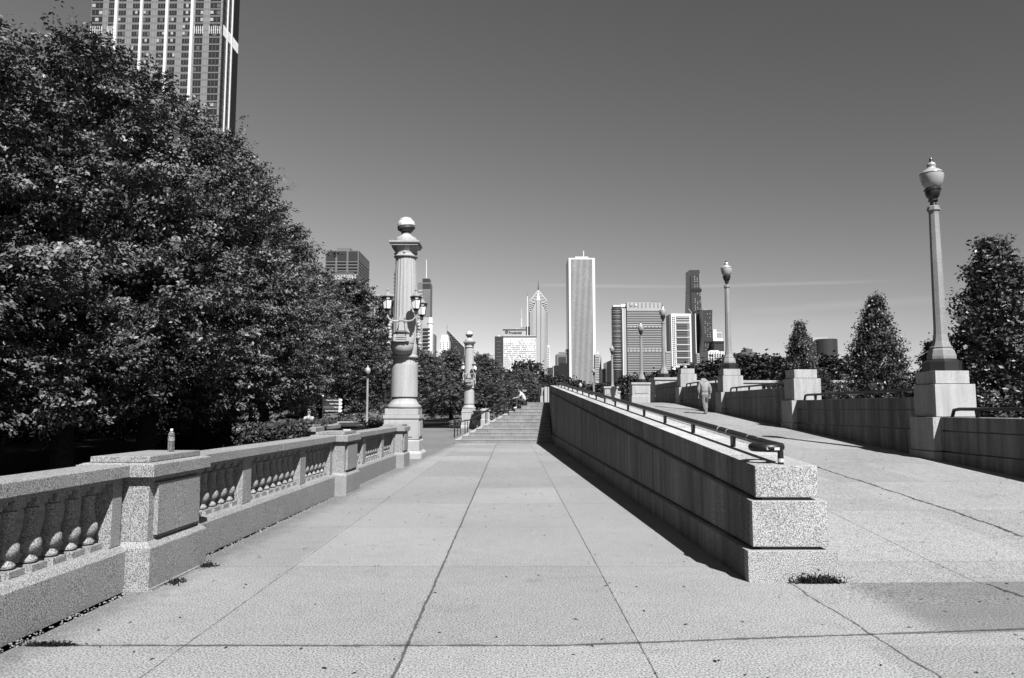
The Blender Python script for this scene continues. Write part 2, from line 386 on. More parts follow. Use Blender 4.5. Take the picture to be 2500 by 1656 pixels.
def pier(T, y0, y1, f=bx, zt=0, mat=None, lo=-.68, sc=1.0):
    mat = mat or GRAN
    m = prism(MB(), y0, y1, lo, 0, .0+zt, .365+zt, f); prism(m, y0, y1, lo, 0, .365+zt, .42+zt, f, .055)
    prism(m, y0+.06, y1-.06, lo+.06, -.06, .42+zt, .955+zt, f); prism(m, y0+.03, y1-.03, lo+.03, -.03, .955+zt, .985+zt, f)
    p = m.build('pier', mat, T, world=True, bevel=.005)
    def sub(mm, n, mt=mat): o = mm.build(n, mt, p, world=False, bevel=.004); return o
    def shift(mm):
        o = T.location; mm.v = [(x-o.x, y-o.y, z-o.z) for x, y, z in mm.v]; return mm
    sub(shift(prism(prism(MB(), y0-.01, y1+.01, lo-.01, .01, .99+zt, 1.10+zt, f), y0+.0, y1-.0, lo+.0, -.0, 1.10+zt, 1.115+zt, f, .03)), 'cap')
    sub(shift(prism(MB(), y0+.07, y1-.07, lo+.07, -.07, 1.118+zt, 1.17+zt, f)), 'top_slab')
    sub(shift(prism(MB(), y0+.16, y1-.16, -.065, -.022, .46+zt, .93+zt, f)), 'panel')
    prism(MB(), y0-.02, y1+.02, lo, .022, -.02, .02+zt, f).build('footing', mat, T, world=True)
    return p
def section(T, y0, y1, n, f=bx, mat=None, zt=0):
    mat = mat or GRAN
    m = prism(MB(), y0, y1, -.62, -.215, .0+zt, .345+zt, f); m2 = m
    prism(m, y0, y1, -.58, -.255, .345+zt, .385+zt, f); prism(m, y0, y1, -.62, -.29, .385+zt, .40+zt, f)
    # sloped top of the plinth toward the walk
    m.hexa([(f(y0, -.29), y0, .385+zt), (f(y0, -.217), y0, .345+zt), (f(y1, -.217), y1, .345+zt), (f(y1, -.29), y1, .385+zt), (f(y0, -.29), y0, .399+zt), (f(y0, -.25), y0, .386+zt), (f(y1, -.25), y1, .386+zt), (f(y1, -.29), y1, .399+zt)])
    m.build('plinth', mat, T, world=True)
    m = MB(); L = y1-y0; nb = max(1, round(L/2.6)); 
    for i in range(nb):
        a = y0+L*i/nb; b = y0+L*(i+1)/nb; prism(m, a+.003, b-.003, -.60, -.205, .99+zt, 1.10+zt, f)
    m.build('coping', mat, T, world=True, bevel=.008)
    prism(MB(), y0, y1, -.54, -.27, .955+zt, .992+zt, f).build('coping_bed', mat, T, world=True)
    # posts and balusters
    pw = .28; posts = [y0+.08, y1-.08] if n <= 4 else [y0+.08, y0+.08+(L-.16)*.295, y0+.08+(L-.16)*.705, y1-.08]
    prism(MB(), y0, y0+.15, -.54, -.27, .40+zt, .955+zt, f).build('post', mat, T, world=True)
    prism(MB(), y1-.15, y1, -.54, -.27, .40+zt, .955+zt, f).build('post', mat, T, world=True)
    edges = [y0+.15]
    for p in posts[1:-1]:
        prism(MB(), p-pw/2, p+pw/2, -.54, -.27, .40+zt, .955+zt, f).build('post', mat, T, world=True); edges += [p-pw/2, p+pw/2]
    edges.append(y1-.15)
    for a, b in zip(edges[::2], edges[1::2]):
        k = max(1, int((b-a)/.235)); s = (b-a)/k
        for i in range(k):
            yy = a+s*(i+.5); o = T.location
            share('baluster', BAL, T, (f(yy, -.405)-o.x, yy-o.y, .40+zt-o.z))
bt = thing('stone_balustrade', 'long granite balustrade with turned balusters and square piers along the left of the walkway', 'balustrade', (-3.4, 6.67, 0))
bt['label'] = 'long near granite balustrade with turned balusters and square piers, a bottle standing on it'
section(bt, 3.2, 6.67, 3, mat=GRAN); pier(bt, 6.67, 7.84); section(bt, 7.84, 13.8, 22); pier(bt, 13.8, 14.9); section(bt, 14.9, 20.2, 18); pier(bt, 20.2, 21.15)
b2 = thing('stone_balustrade', 'short dark balustrade half hidden by vines behind the long near balustrade', 'balustrade', (-5.3, 22, 0))
f2 = lambda Y, off=0: -5.2+.0*(Y)+off
pier(b2, 24.6, 25.4, f2); section(b2, 20.6, 24.6, 4, f2); pier(b2, 19.7, 20.6, f2)
f3 = lambda Y, off=0: -6.35+off
b3 = thing('stone_balustrade', 'stone balustrade end pier with pale top under the tree, left of the vines', 'balustrade', (-6.7, 20, 0))
pier(b3, 19.0, 20.0, f3); section(b3, 20.0, 23.5, 4, f3)
# balustrade beyond the stairs, next to the far column
b4 = thing('stone_balustrade', 'pale stone balustrade climbing between the far column and the stair rail', 'balustrade', (-2, 54, 0))
f4 = lambda Y, off=0: -1.55-.145*(Y-53)+off
section(b4, 53.8, 60.2, 12, f4, LIME, .35); pier(b4, 53, 53.8, f4, .45, LIME)
# terrace balustrade far right: runs along X
b5 = thing('stone_balustrade', 'pale stone balustrade crossing the terrace behind the ramp parapet', 'balustrade', (16, 48.5, 1.93))
m = MB().box(10.4, 30, 48.2, 48.75, 1.93, 2.42); m.build('plinth', LIME, b5, world=True)
m = MB().box(10.4, 30, 48.18, 48.77, 3.28, 3.44).box(10.4, 30, 48.28, 48.67, 3.2, 3.28); m.build('coping', LIME, b5, world=True)
x = 10.6; bay = 0
while x < 29:
    MB().box(x, x+1.3, 48.25, 48.7, 2.42, 3.2).build('post', LIME, b5, world=True)
    for i in range(9):
        share('baluster', BAL, b5, (x+1.55+i*.33-16, 48.47-48.5, 2.42-1.93), 0, (1.45, 1.45, 1.39))
    x += 1.3+9*.33+.2

# ---------------------------------------------------------------- right parapet with piers, rails and lamps
rpw = thing('ramp_parapet', 'stepped granite parapet with tall block piers along the right of the ramp', 'wall', (9.4, 15.66, 0))
PY = [15.66, 23.5, 31.4, 39.3]; TOPS = [1.42, 1.86, 2.30, 2.74, 3.1]
def pwall(y0, y1, top):
    xs = 9.02; b = RZ(y0)-.1
    g1 = top-.28; g2 = top-.71
    for (a, c, o) in ((g1+.012, top, 0), (g2+.012, g1-.012, .0), (b, g2-.012, -.03)):
        if c > a+.05: MB().box(xs+o, 9.85, y0, y1, a, c).build('course', GRANP, rpw, world=True, bevel=.005)
    MB().box(xs+.05, 9.80, y0+.01, y1-.01, b, top-.05).build('groove', BLACK, rpw, world=True)
for i, y0 in enumerate([4.0]+[p+.9 for p in PY]):
    y1 = (PY+[46.8])[i]; pwall(y0, y1, TOPS[i])
for i, y0 in enumerate(PY):
    b = RZ(y0)-.1; t_ = TOPS[i]
    g2 = t_-.71
    MB().box(8.86, 9.9, y0, y0+.9, g2+.01, t_).box(8.83, 9.93, y0-.03, y0+.93, b, g2-.012).build('pier_base', GRANE, rpw, world=True, bevel=.006)
    MB().box(8.90, 9.86, y0+.04, y0+.86, g2-.02, g2+.02).build('groove', BLACK, rpw, world=True)
    MB().box(8.96, 9.82, y0+.03, y0+.87, t_+.012, t_+.70).build('pier_block', GRANE, rpw, world=True, bevel=.006)
    MB().box(9.0, 9.72, y0+.06, y0+.84, t_+.712, t_+.985).build('pier_top', GRANE, rpw, world=True, bevel=.006)
    MB().box(9.03, 9.70, y0+.08, y0+.82, t_+.0, t_+.72).build('groove', BLACK, rpw, world=True)
hrm = [('black pipe handrail on the parapet nearest the right edge', 0), ('black pipe handrail on the parapet between the first and second lamp-side piers', 1), ('black pipe handrail on the parapet just behind the walking man', 2), ('short black pipe handrail on the parapet at the top of the ramp', 3)]
for lb, i in hrm:
    ys0 = ([4.0]+[p+.9 for p in PY])[i]; ye = PY[i]; z = TOPS[i]
    T = thing('parapet_handrail', lb, 'handrail', (9.25, ye, z), group='handrails on the right parapet')
    MB().tube([(9.25, ye-.04, z), (9.25, ye-.12, z+.15), (9.25, ye-.3, z+.17), (9.25, ys0+.3, z+.17), (9.25, ys0+.2, z+.15), (9.25, ys0+.15, z)], .036, 10).build('pipe', RAILM, T, world=True, smooth=True)
    yy = ye-.9
    while yy > ys0+.5:
        MB().hexa([(9.23, yy-.04, z), (9.27, yy-.04, z), (9.27, yy+.04, z), (9.23, yy+.04, z), (9.23, yy-.07, z+.15), (9.27, yy-.07, z+.15), (9.27, yy+.07, z+.15), (9.23, yy+.07, z+.15)]).build('bracket', RAILM, T, world=True)
        yy -= 1.6
# pedestals with panel further along the terrace
def pedestal(x, y, wd, zt, label, mat=LIME):
    T = thing('stone_pedestal', label, 'pedestal', (x, y, 1.93), group='lamp pedestals on the terrace'); h = wd/2; z0 = 1.93
    MB().box(x-h-.05, x+h+.05, y-h-.05, y+h+.05, z0, z0+.62).frust(x-h-.05, x+h+.05, y-h-.05, y+h+.05, z0+.62, z0+.68, .05).box(x-h, x+h, y-h, y+h, z0+.68, zt-.16).build('body', mat, T, world=True, bevel=.01)
    MB().box(x-h-.07, x+h+.07, y-h-.07, y+h+.07, zt-.16, zt).build('cap', mat, T, world=True, bevel=.01)
    MB().box(x-h*.72, x+h*.72, y-h-.03, y-h, z0+.85, zt-.32).build('panel', mat, T, world=True, bevel=.01)
    return T
pedestal(10.0, 58, 1.4, 3.62, 'pale panelled stone pedestal at the head of the ramp, foot of the middle lamp')
pedestal(9.95, 48.3, 1.5, 3.60, 'wide panelled stone pedestal half hidden behind the last parapet piers')
pedestal(10.2, 75, 1.3, 3.35, 'small far stone pedestal seen just above the black handrail')
T = pedestal(8.3, 62.5, 1.1, 3.45, 'small plain stone pedestal between two lamps behind the ramp top')
sp = thing('stepped_pier', 'white stepped stone pier standing at the top right of the stairs', 'pier', (2.1, 47, 1.93))
a = P(1319, 953, 47); b = P(1328.4, 981, 47); c = P(1334, 945, 47); d_ = P(1322, 942, 47)
MB().box(a.x, b.x, 46.8, 47.5, 1.9, a.z-.35).build('lower_block', LIME, sp, world=True)
MB().box(a.x+.08, b.x, 46.85, 47.45, a.z-.34, a.z+.15).build('middle_block', LIME, sp, world=True)
MB().box(b.x+.01, c.x+.02, 46.6, 47.6, 1.0, c.z).build('tall_block', LIME, sp, world=True)
MB().box(P(1336.5, 945, 45).x, P(1340, 945, 45).x, 44.8, 45.2, .8, P(1338, 945, 45).z).build('end_block', LIME, sp, world=True)

def lamp_post(name, label, concrete_mat, group):
    T = thing(name, label, 'street lamp', (0, 0, 0), 0, group)
    MB().lathe([(.38, 0), (.38, .2), (.29, .27)], 8, rot=PI/8).build('base', BLACK, T)
    MB().lathe([(.285, .27), (.285, .33), (.25, .46), (.215, .50), (.225, .515), (.225, .535), (.2, .55), (.16, .66), (.138, .80), (.128, .95), (.118, 2.0), (.100, 3.50), (.108, 3.56), (.135, 3.58), (.135, 3.62), (.125, 3.625), (.125, 3.66), (.11, 3.68)], 8, rot=PI/8).build('shaft', concrete_mat, T)
    MB().lathe([(.07, 3.68), (.06, 3.76), (.10, 3.80), (.10, 3.82), (.08, 3.84), (.13, 3.90), (.155, 3.98), (.16, 4.03), (.175, 4.04), (.175, 4.07), (.15, 4.08)], 20).build('cup', BLACK, T, smooth=True)
    g = MB().lathe([(.12, 4.07), (.17, 4.12), (.215, 4.21), (.24, 4.32), (.245, 4.38), (.245, 4.41), (.235, 4.415), (.235, 4.425), (.22, 4.45), (.17, 4.50), (.11, 4.53), (.088, 4.56), (.092, 4.60), (.10, 4.62), (.085, 4.66), (.04, 4.685)], 24).build('globe', GLOBE, T, smooth=True)
    g2 = MB().lathe([(.243, 4.403), (.249, 4.405), (.249, 4.419), (.243, 4.421)], 24).build('globe_band', BRONZE, g, smooth=True)
    MB().lathe([(.05, 4.68), (.045, 4.71), (.02, 4.72), (.035, 4.74), (.032, 4.77), (.012, 4.80), (.004, 4.82)], 12).build('finial', BLACK, T, smooth=True)
    return T
LG = 'globe street lamps on the stone piers'
L0 = lamp_post('street_lamp', 'tall near globe street lamp on the big pier at the right', LAMPC, LG)
L0.location = (9.38, 16.11, 2.405)
dup(L0, (9.36, 31.85, 3.285), .1, label='globe street lamp on the pier right behind the walking man')
dup(L0, (P(1620, 864, 48.3).x, 48.3, 3.60), .2, label='globe street lamp standing before the right edge of the striped tower')
dup(L0, (P(1566, 900, 58).x, 58, 3.62), .3, label='globe street lamp before the middle of the striped tower, on a panelled pedestal')
dup(L0, (P(1494.5, 900, 75).x, 75, 3.35), .1, .99, label='small globe street lamp left of the striped tower')
dup(L0, (P(1449, 900, 102).x, 102, 2.45), .1, 1.0, label='small globe street lamp overlapping the lower right of the white ribbed tower')
def park_lamp(label):
    T = thing('park_lamp', label, 'street lamp', (0, 0, 0), 0, 'slim park lamps at ground level')
    MB().lathe([(.14, -.8), (.14, .3), (.10, .4), (.09, 4.0), (.11, 4.02), (.11, 4.1)], 10).build('post', LAMPC, T, smooth=True)
    MB().lathe([(.05, 4.1), (.05, 4.18), (.1, 4.2), (.15, 4.4), (.18, 4.5), (.1, 4.52)], 14).build('cup', BLACK, T, smooth=True)
    MB().lathe([(.12, 4.5), (.21, 4.62), (.24, 4.78), (.22, 4.92), (.15, 5.0), (.06, 5.06), (.06, 5.12), (.02, 5.2)], 16).build('globe', GLOBE, T, smooth=True)
    return T
K0 = park_lamp('slim park lamp standing among trees left of the big column'); K0.location = (P(898, 900, 42).x, 42, .52); K0.scale = (.677, .677, .677)
dup(K0, (P(1236.6, 970, 215).x, 215, 0), label='distant pale park lamp seen through the stair rails left of the seated person')
dup(K0, (P(1282, 950, 170).x, 170, .9), label='distant lamp globe just above the seated person')
dup(K0, (P(1417, 940, 101).x, 101, 0), label='small lamp globe showing over the handrail at the foot of the white ribbed tower')

# ---------------------------------------------------------------- stair hand rails
def stair_rail(Y, label, x0=-3.25):
    T = thing('stair_handrail', label, 'handrail', (x0, Y, 0), 0, 'black rails on the side stairs')
    x1 = .62; top = lambda x: .85+max(0, min(1, (x-(-2.65))/(3.43)))*1.92
    MB().tube([(x0-.0, Y, .80), (x0+.25, Y, .84), (-2.5, Y, top(-2.5)), (x1, Y, top(x1)), (x1+.25, Y, top(x1)-.02)], .032, 8).build('rail', BLACK, T, world=True)
    for x in (x0+.06, -2.75, -2.2, -1.55, -.9, -.2, .55):
        k = int(max(0, (x+2.65)/.312+1)) if x > -2.65 else 0; z0 = .16*min(k, 12)
        MB().tube([(x, Y, z0), (x, Y, top(x))], .028, 6).build('post', BLACK, T, world=True)
stair_rail(43.6, 'nearer black pipe rail climbing the left side of the stairs')
stair_rail(46.0, 'farther black pipe rail climbing the left side of the stairs')
T = thing('short_post', 'short thin black post standing on the paving left of the stair foot', 'post', G(1109.5, 1069))
MB().tube([(0, 0, 0), (0, 0, .95)], .035, 8).sphere((0, 0, .97), .05).build('pole', BLACK, T)
T = thing('thin_post', 'thin dark post on the landing left of the white stepped pier', 'post', (P(1315, 980, 46).x, 46, 1.93))
MB().tube([(0, 0, 0), (0, 0, 1.0)], .03, 8).sphere((0, 0, 1.0), .04).build('pole', BLACK, T)

# ---------------------------------------------------------------- monumental columns
def zz(v, Y=24.4): return P(1250, v, Y).z
def column(T, Y=24.4):
    b = lambda m, n, mat=LIME, smooth=False, bev=.008: m.build(n, mat, T, smooth=smooth, bevel=bev)
    h = .68
    b(MB().box(-h, h, -h, h, 0, .17).frust(-h, h, -h, h, .17, .25, .07).box(-h+.09, h-.09, -h+.09, h-.09, .25, .56).frust(-h+.09, h-.09, -h+.09, h-.09, .56, .62, .06)
      .box(-h+.12, h-.12, -h+.12, h-.12, .62, 1.28).box(-h+.09, h-.09, -h+.09, h-.09, 1.28, 1.40), 'pedestal')
    for sx, sy in ((1, 0), (0, -1)):
        if sx: m = MB().box(h-.13, h-.095, -.36, .36, .70, 1.2)
        else: m = MB().box(-.36, .36, -h+.095, -h+.13, .70, 1.2)
        b(m, 'pedestal_panel')
    b(MB().box(-.535, .535, -.535, .535, 1.403, 1.60), 'plinth_slab')
    b(MB().lathe([(.52, 1.60), (.56, 1.63), (.57, 1.67), (.55, 1.715), (.50, 1.73), (.50, 1.75), (.47, 1.77), (.44, 1.83), (.40, 1.93), (.40, 1.98)], 40), 'base_moulding', smooth=True, bev=0)
    b(MB().lathe([(.40, 1.98), (.448, 1.985), (.448, 2.0), (.435, 3.05), (.42, 3.06)], 48), 'drum', smooth=True, bev=0)
    fl = lambda a: 1-.045*abs(math.sin(a*10))
    b(MB().lathe([(.38, 3.06), (.36, 3.26)], 80, fn=fl), 'neck', smooth=False, bev=0)
    b(MB().lathe([(.38, 3.26), (.44, 3.28), (.44, 3.33), (.40, 3.37), (.42, 3.70), (.40, 3.74)], 40), 'collar', smooth=True, bev=0)
    b(MB().lathe([(.415, 3.74), (.375, 5.5), (.34, 6.62)], 120, fn=fl), 'shaft', bev=0)
    b(MB().lathe([(.34, 6.62), (.39, 6.64), (.40, 6.67), (.36, 6.70), (.35, 6.72), (.35, 6.82), (.36, 6.84), (.40, 6.88), (.45, 6.96), (.47, 6.98)], 40), 'capital', smooth=True, bev=0)
    b(MB().box(-.45, .45, -.45, .45, 6.98, 7.06).frust(-.50, .50, -.50, .50, 7.06, 7.08, .0).box(-.50, .50, -.50, .50, 7.08, 7.13), 'abacus')
    b(MB().lathe([(.37, 7.13), (.37, 7.25), (.34, 7.30), (.22, 7.36), (.17, 7.42), (.17, 7.44)], 32), 'finial_base', smooth=True, bev=0)
    for k in range(4):
        a = k*PI/2+PI/2*0
        cx, cy = .355*math.cos(a), .355*math.sin(a)
        b(MB().sphere((cx, cy, 6.77), .045, 8, 6), 'rosette', smooth=True, bev=0)
    # globe: ribbed sphere with tilted zodiac band
    g = b(MB().sphere((0, 0, 7.75), .285, 24, 16), 'finial_globe', WHITE, True, 0)
    b(MB().lathe([(.12, 7.42), (.165, 7.44), (.165, 7.48), (.13, 7.50), (.15, 7.55)], 20), 'globe_seat', BRONZE, True, 0)
    def ringm(r, tilt, wdt, thick=.01):
        m = MB(); n = 40; vs_ = []
        M = Matrix.Rotation(tilt, 3, 'Y')
        for i in range(n):
            a = 2*PI*i/n
            for (rr, z) in ((r, -wdt), (r+thick, -wdt), (r+thick, wdt), (r, wdt)):
                p = M @ Vector((rr*math.cos(a), rr*math.sin(a), z)); m.v.append((p.x, p.y, p.z+7.665))
        for i in range(n):
            j = (i+1) % n
            for q in range(4): m.f.append((4*i+q, 4*j+q, 4*j+(q+1) % 4, 4*i+(q+1) % 4))
        return m
    def bb(m, n, mat): o = m.build(n, mat, g, smooth=False); return o
    bb(ringm(.272, -.12, .05, .022), 'zodiac_band', BRONZE)
    m = MB()
    for k in range(6):
        a = PI*k/6
        m.tube([(.291*math.sin(t)*math.cos(a), .291*math.sin(t)*math.sin(a), 7.75+.291*math.cos(t)) for t in [2*PI*i/32 for i in range(32)]], .006, 4, closed=True)
    for zt_ in (.16, .24):
        r = math.sqrt(.291**2-zt_**2); m.tube([(r*math.cos(t), r*math.sin(t), 7.75+zt_) for t in [2*PI*i/24 for i in range(24)]], .006, 4, closed=True)
    bb(m, 'globe_ribs', LAMPC)
    bb(MB().lathe([(.13, 7.49), (.2, 7.53), (.25, 7.59), (.275, 7.635), (.25, 7.64)], 24), 'lower_shell', BRONZE)
    # prow brackets front and rear
    for s in (-1, 1):
        def q(m): m.v = [(x*(-s), y*s*-1 if s == -1 else -y*-1, z) for x, y, z in m.v] if False else [((x if s == -1 else -x), (y if s == -1 else -y), z) for x, y, z in m.v]; return m
        b(q(MB().lathe([(.12, 3.34), (.26, 3.40), (.34, 3.50), (.37, 3.62), (.37, 3.70), (.35, 3.71)], 28, (-.02, -.40, 0))), 'prow_bowl', smooth=True, bev=0)
        b(q(MB().lathe([(.37, 3.715), (.385, 3.72), (.385, 3.76), (.37, 3.765), (.365, 3.90), (.34, 3.93), (.30, 3.94)], 28, (-.02, -.40, 0))), 'prow_rim', smooth=True, bev=0)
        b(q(MB().box(-.17, .15, -.86, -.40, 3.74, 3.80).box(-.17, .15, -.85, -.40, 3.82, 3.86).box(-.17, .15, -.85, -.40, 3.88, 3.92).box(-.13, .11, -.80, -.40, 3.93, 4.03)), 'prow_front')
        m = MB().tube([(-.21, -.76, 3.76), (-.21, -.76, 3.98)], .07, 10).tube([(.19, -.76, 3.76), (.19, -.76, 3.98)], .07, 10)
        b(q(m), 'volute', smooth=True, bev=0)
        b(q(MB().hexa([(-.11, -.78, 4.05), (.09, -.78, 4.05), (.09, -.38, 4.05), (-.11, -.38, 4.05), (-.075, -.76, 4.42), (.055, -.76, 4.42), (.055, -.52, 4.42), (-.075, -.52, 4.42)]).box(-.09, .07, -.78, -.36, 4.42, 4.55)), 'bracket_block')
        b(q(MB().tube([(-.30, -.6, 3.98), (-.12, -.80, 4.06), (.10, -.80, 4.06), (.28, -.6, 3.98)], .05, 8)), 'scroll', BRONZE, True, 0)
        for sx in (-1, 1):
            x = sx*.46
            pts = [(0, -.70, 4.42), (sx*.22, -.74, 4.41), (sx*.36, -.77, 4.44), (sx*.44, -.78, 4.53), (x, -.78, 4.64)]
            b(q(MB().tube(pts, [.03, .03, .03, .028, .025], 8)), 'arm', LIME, True, 0)
            ln = b(q(MB().lathe([(.02, 4.62), (.06, 4.66), (.05, 4.72), (.11, 4.80), (.115, 4.815)], 8, (x, -.78, 0), rot=PI/8)), 'lantern_base', BLACK, False, 0)
            def lb(mm, n, mat): o = mm.build(n, mat, ln); return o
            lb(q(MB().lathe([(.118, 4.817), (.165, 5.10)], 6, (x, -.78, 0), rot=PI/6)), 'lantern_glass', GLASSW)
            mm = MB()
            for i in range(6):
                a = PI/6+i*PI/3; mm.tube([(x+.121*math.cos(a), -.78+.121*math.sin(a), 4.81), (x+.168*math.cos(a), -.78+.168*math.sin(a), 5.11)], .008, 4)
            lb(q(mm), 'lantern_bars', BLACK)
            lb(q(MB().lathe([(.16, 5.10), (.185, 5.11), (.175, 5.15), (.20, 5.17), (.20, 5.20), (.14, 5.22)], 12, (x, -.78, 0))), 'lantern_crown', BLACK)
            lb(q(MB().lathe([(.14, 5.215), (.12, 5.25), (.06, 5.33), (.03, 5.38), (.045, 5.40), (.04, 5.44), (.008, 5.48)], 12, (x, -.78, 0))), 'lantern_roof', LAMPC)
    for sx in (-1, 1):       # garlands hanging on both sides
        m = MB()
        for i in range(8):
            m.sphere((sx*(.46+.03*math.sin(i)+.02*i*.3), -.12+.03*math.cos(i*2), 4.44-.10*i), .062+.01*(i % 2), 8, 6)
        m.sphere((sx*.50, -.12, 3.64), .05, 8, 6)
        b(m, 'garland', LIME, True, 0)
        b(MB().tube([(sx*.44, .1, 4.5), (sx*.47, .1, 4.0), (sx*.50, .12, 3.55)], [.03, .07, .02], 8), 'leaf_scroll', LIME, True, 0)
c1 = thing('monumental_column', 'near fluted stone column with hanging lanterns and white ribbed globe on top', 'column', (-3.56, 24.45, 0))
column(c1)
c2 = dup(c1, (P(1144.7, 1040, 61).x, 61.0, 0), 0, 1.0, 'smaller looking far column with lanterns beside the stair rails')

# ---------------------------------------------------------------- leaves and trees
def leafmesh(name, cen, nrm, size, asp, mat, fold=.25):
    n = len(cen); rs = RS
    r = rs.normal(size=(n, 3)); a = np.cross(nrm, r); a /= np.linalg.norm(a, axis=1)[:, None]+1e-9
    b = np.cross(nrm, a); s = size*(.7+.6*rs.rand(n))[:, None]
    v = np.empty((n, 4, 3)); v[:, 0] = cen-a*s*.5; v[:, 1] = cen+b*s*asp*.5+nrm*s*fold*.2; v[:, 2] = cen+a*s*.5-nrm*s*.1; v[:, 3] = cen-b*s*asp*.5+nrm*s*fold*.2
    me = D.meshes.new(name); me.vertices.add(4*n); me.vertices.foreach_set('co', v.astype(np.float32).ravel())
    me.loops.add(4*n); me.loops.foreach_set('vertex_index', np.arange(4*n, dtype=np.int32))
    me.polygons.add(n); me.polygons.foreach_set('loop_start', np.arange(0, 4*n, 4, dtype=np.int32))
    me.update(calc_edges=True); me.materials.append(mat)
    return me
def sprays(tips, dirs, per, rad, flat=.10, droop=.42, jit=.42):
    CL = 11; per = max(1, per//CL); K = len(tips); n = K*per; idx = np.repeat(np.arange(K), per)
    d = dirs[idx]; up = np.tile(np.array([0, 0, 1.0]), (n, 1))
    side = np.cross(d, up); side /= np.linalg.norm(side, axis=1)[:, None]+1e-6
    nn = np.cross(side, d)
    rr = (rad*(.65+.7*RS.rand(K)))[idx]
    r = np.sqrt(RS.rand(n))*rr; th = RS.rand(n)*2*PI
    r = r*(1+.25*np.sin(3*th+idx*1.7)+.18*np.sin(7*th+idx))
    cx, cy = np.cos(th), np.sin(th)
    z = RS.normal(size=n)*flat*rr-droop*(r**2)/rr
    rad_v = d*cx[:, None]+side*cy[:, None]
    cen = tips[idx]+rad_v*r[:, None]+nn*z[:, None]
    nrm = nn+rad_v*(2*droop*r/rr)[:, None]+RS.normal(size=(n, 3))*jit; nrm /= np.linalg.norm(nrm, axis=1)[:, None]
    cen = np.repeat(cen, CL, 0); nrm = np.repeat(nrm, CL, 0); out_ = np.repeat(rad_v, CL, 0); m_ = len(cen)
    cen = cen+RS.normal(size=(m_, 3))*np.array([1, 1, .55])*.075+out_*RS.normal(size=(m_, 1))*.09
    nrm = nrm+RS.normal(size=(m_, 3))*.3; nrm /= np.linalg.norm(nrm, axis=1)[:, None]
    return cen, nrm
def tree_proto(name, label, h, r, zb, K, per, lsize, mat, shape='oval', spray=.75, asp=.5, group=None, inner=.25, trunkr=.22, seed=1, cat='tree'):
    RS.seed(seed); rnd = random.Random(seed)
    T = thing(name, label, cat, (0, 0, 0), 0, group)
    t = (np.arange(K)+RS.rand(K))/K; ga = np.arange(K)*2.39996+RS.normal(size=K)*.25
    if shape == 'oval': t = t**.9
    z = zb+(h-zb)*t
    if shape == 'oval': prof = np.sin(np.clip(.17+.83*t**.85, 0, 1)*PI)**.85
    elif shape == 'cone': prof = np.clip((1-t)**.95*1.0, .02, 1)*np.clip(.7+t*2.2, 0, 1)
    else: prof = np.sqrt(np.clip(1-(2*t-1)**2, 0, 1))
    th = ga
    lob = 1+.16*np.sin(3*th+z*1.1+seed)+.12*np.sin(5*th-z*1.9+seed*2)
    depth = np.where(RS.rand(K) < inner, .35+.5*RS.rand(K), .86+.16*RS.rand(K))
    rr = r*prof*lob*depth
    tips = np.stack([rr*np.cos(th), rr*np.sin(th), z], 1)
    elev = .05+.5*t if shape != 'cone' else .5+.8*t
    dirs = np.stack([np.cos(th)*np.cos(elev), np.sin(th)*np.cos(elev), np.sin(elev)], 1)
    dirs += RS.normal(size=dirs.shape)*.18; dirs /= np.linalg.norm(dirs, axis=1)[:, None]
    tips[:, 2] += .15*(h-zb)*(1-t)*0
    sprad = spray*np.ones(K) if shape != 'cone' else spray*(.35+.75*(1-t))
    cen, nrm = sprays(tips, dirs, per, sprad, *((.10, .42, .5) if shape == 'oval' else (.3, .25, .6)))
    crown = D.objects.new('crown', leafmesh('crown', cen, nrm, lsize, asp, mat)); col.objects.link(crown); crown.parent = T
    m = MB(); top = h*.8
    tp = [(0, 0, -.1), (0, 0, .3), (.05, .03, zb), (.1, -.05, h*.5), (0, 0, top)]
    m.tube(tp, [trunkr*1.5, trunkr*1.1, trunkr, trunkr*.55, .03], 10)
    for i in rnd.sample(range(K), min(K, 46)):
        p = Vector(tips[i]); z0 = max(zb*.8, p.z*.62-.3); q = Vector((0, 0, z0)).lerp(p, .5)+Vector((0, 0, -.15))
        m.tube([(0, 0, z0), q, p], [trunkr*.28, trunkr*.17, .012], 5, caps=False)
    m.build('trunk', BARK, T, smooth=True)
    return T
GL = 'leafy trees in the row behind the left balustrade'
E0 = tree_proto('elm_tree', '', 11.5, 3.8, 1.7, 215, 900, .118, LEAF, 'oval', .92, .48, GL, .24, .26, 3)
E1 = tree_proto('elm_tree', '', 12.0, 3.9, 1.8, 225, 870, .118, LEAF, 'oval', .92, .48, GL, .24, .26, 9)
rowl = [((-11.6, 9.3, 0), 0, .84, 1, 'dark leafy tree reaching the top left corner of the photo'),
        ((-11.4, 14.0, 0), 2.1, .83, 0, 'tall leafy tree rising left of the apartment tower'),
        ((-11.2, 18.6, 0), 4.0, .92, 1, 'tall leafy tree overlapping the lower left of the apartment tower'),
        ((-11.5, 23.4, 0), 1.2, 1.01, 0, 'tall leafy tree overlapping the lower right of the apartment tower'),
        ((-12.0, 28.6, 0), 5.0, 1.03, 1, 'leafy tree just right of the apartment tower foot'),
        ((-13.0, 34.5, 0), 3.1, 1.02, 0, 'leafy tree forming the right shoulder of the big tree row'),
        ((-13.7, 41.0, 0), .6, .98, 1, 'leafy tree behind the shoulder of the tree row, before the pale old cornice'),
        ((-17.5, 12, 0), 2.6, .80, 0, 'tree deep in shade behind the leftmost tree'), ((-18, 20, 0), 1.6, .85, 1, 'tree deep in shade behind the tree left of the apartment tower'),
        ((-18, 29, 0), .3, .85, 0, 'tree in shade behind the middle of the big tree row'), ((-20, 38, 0), 5.3, .85, 1, 'tree in shade behind the right end of the big tree row')]
used = set()
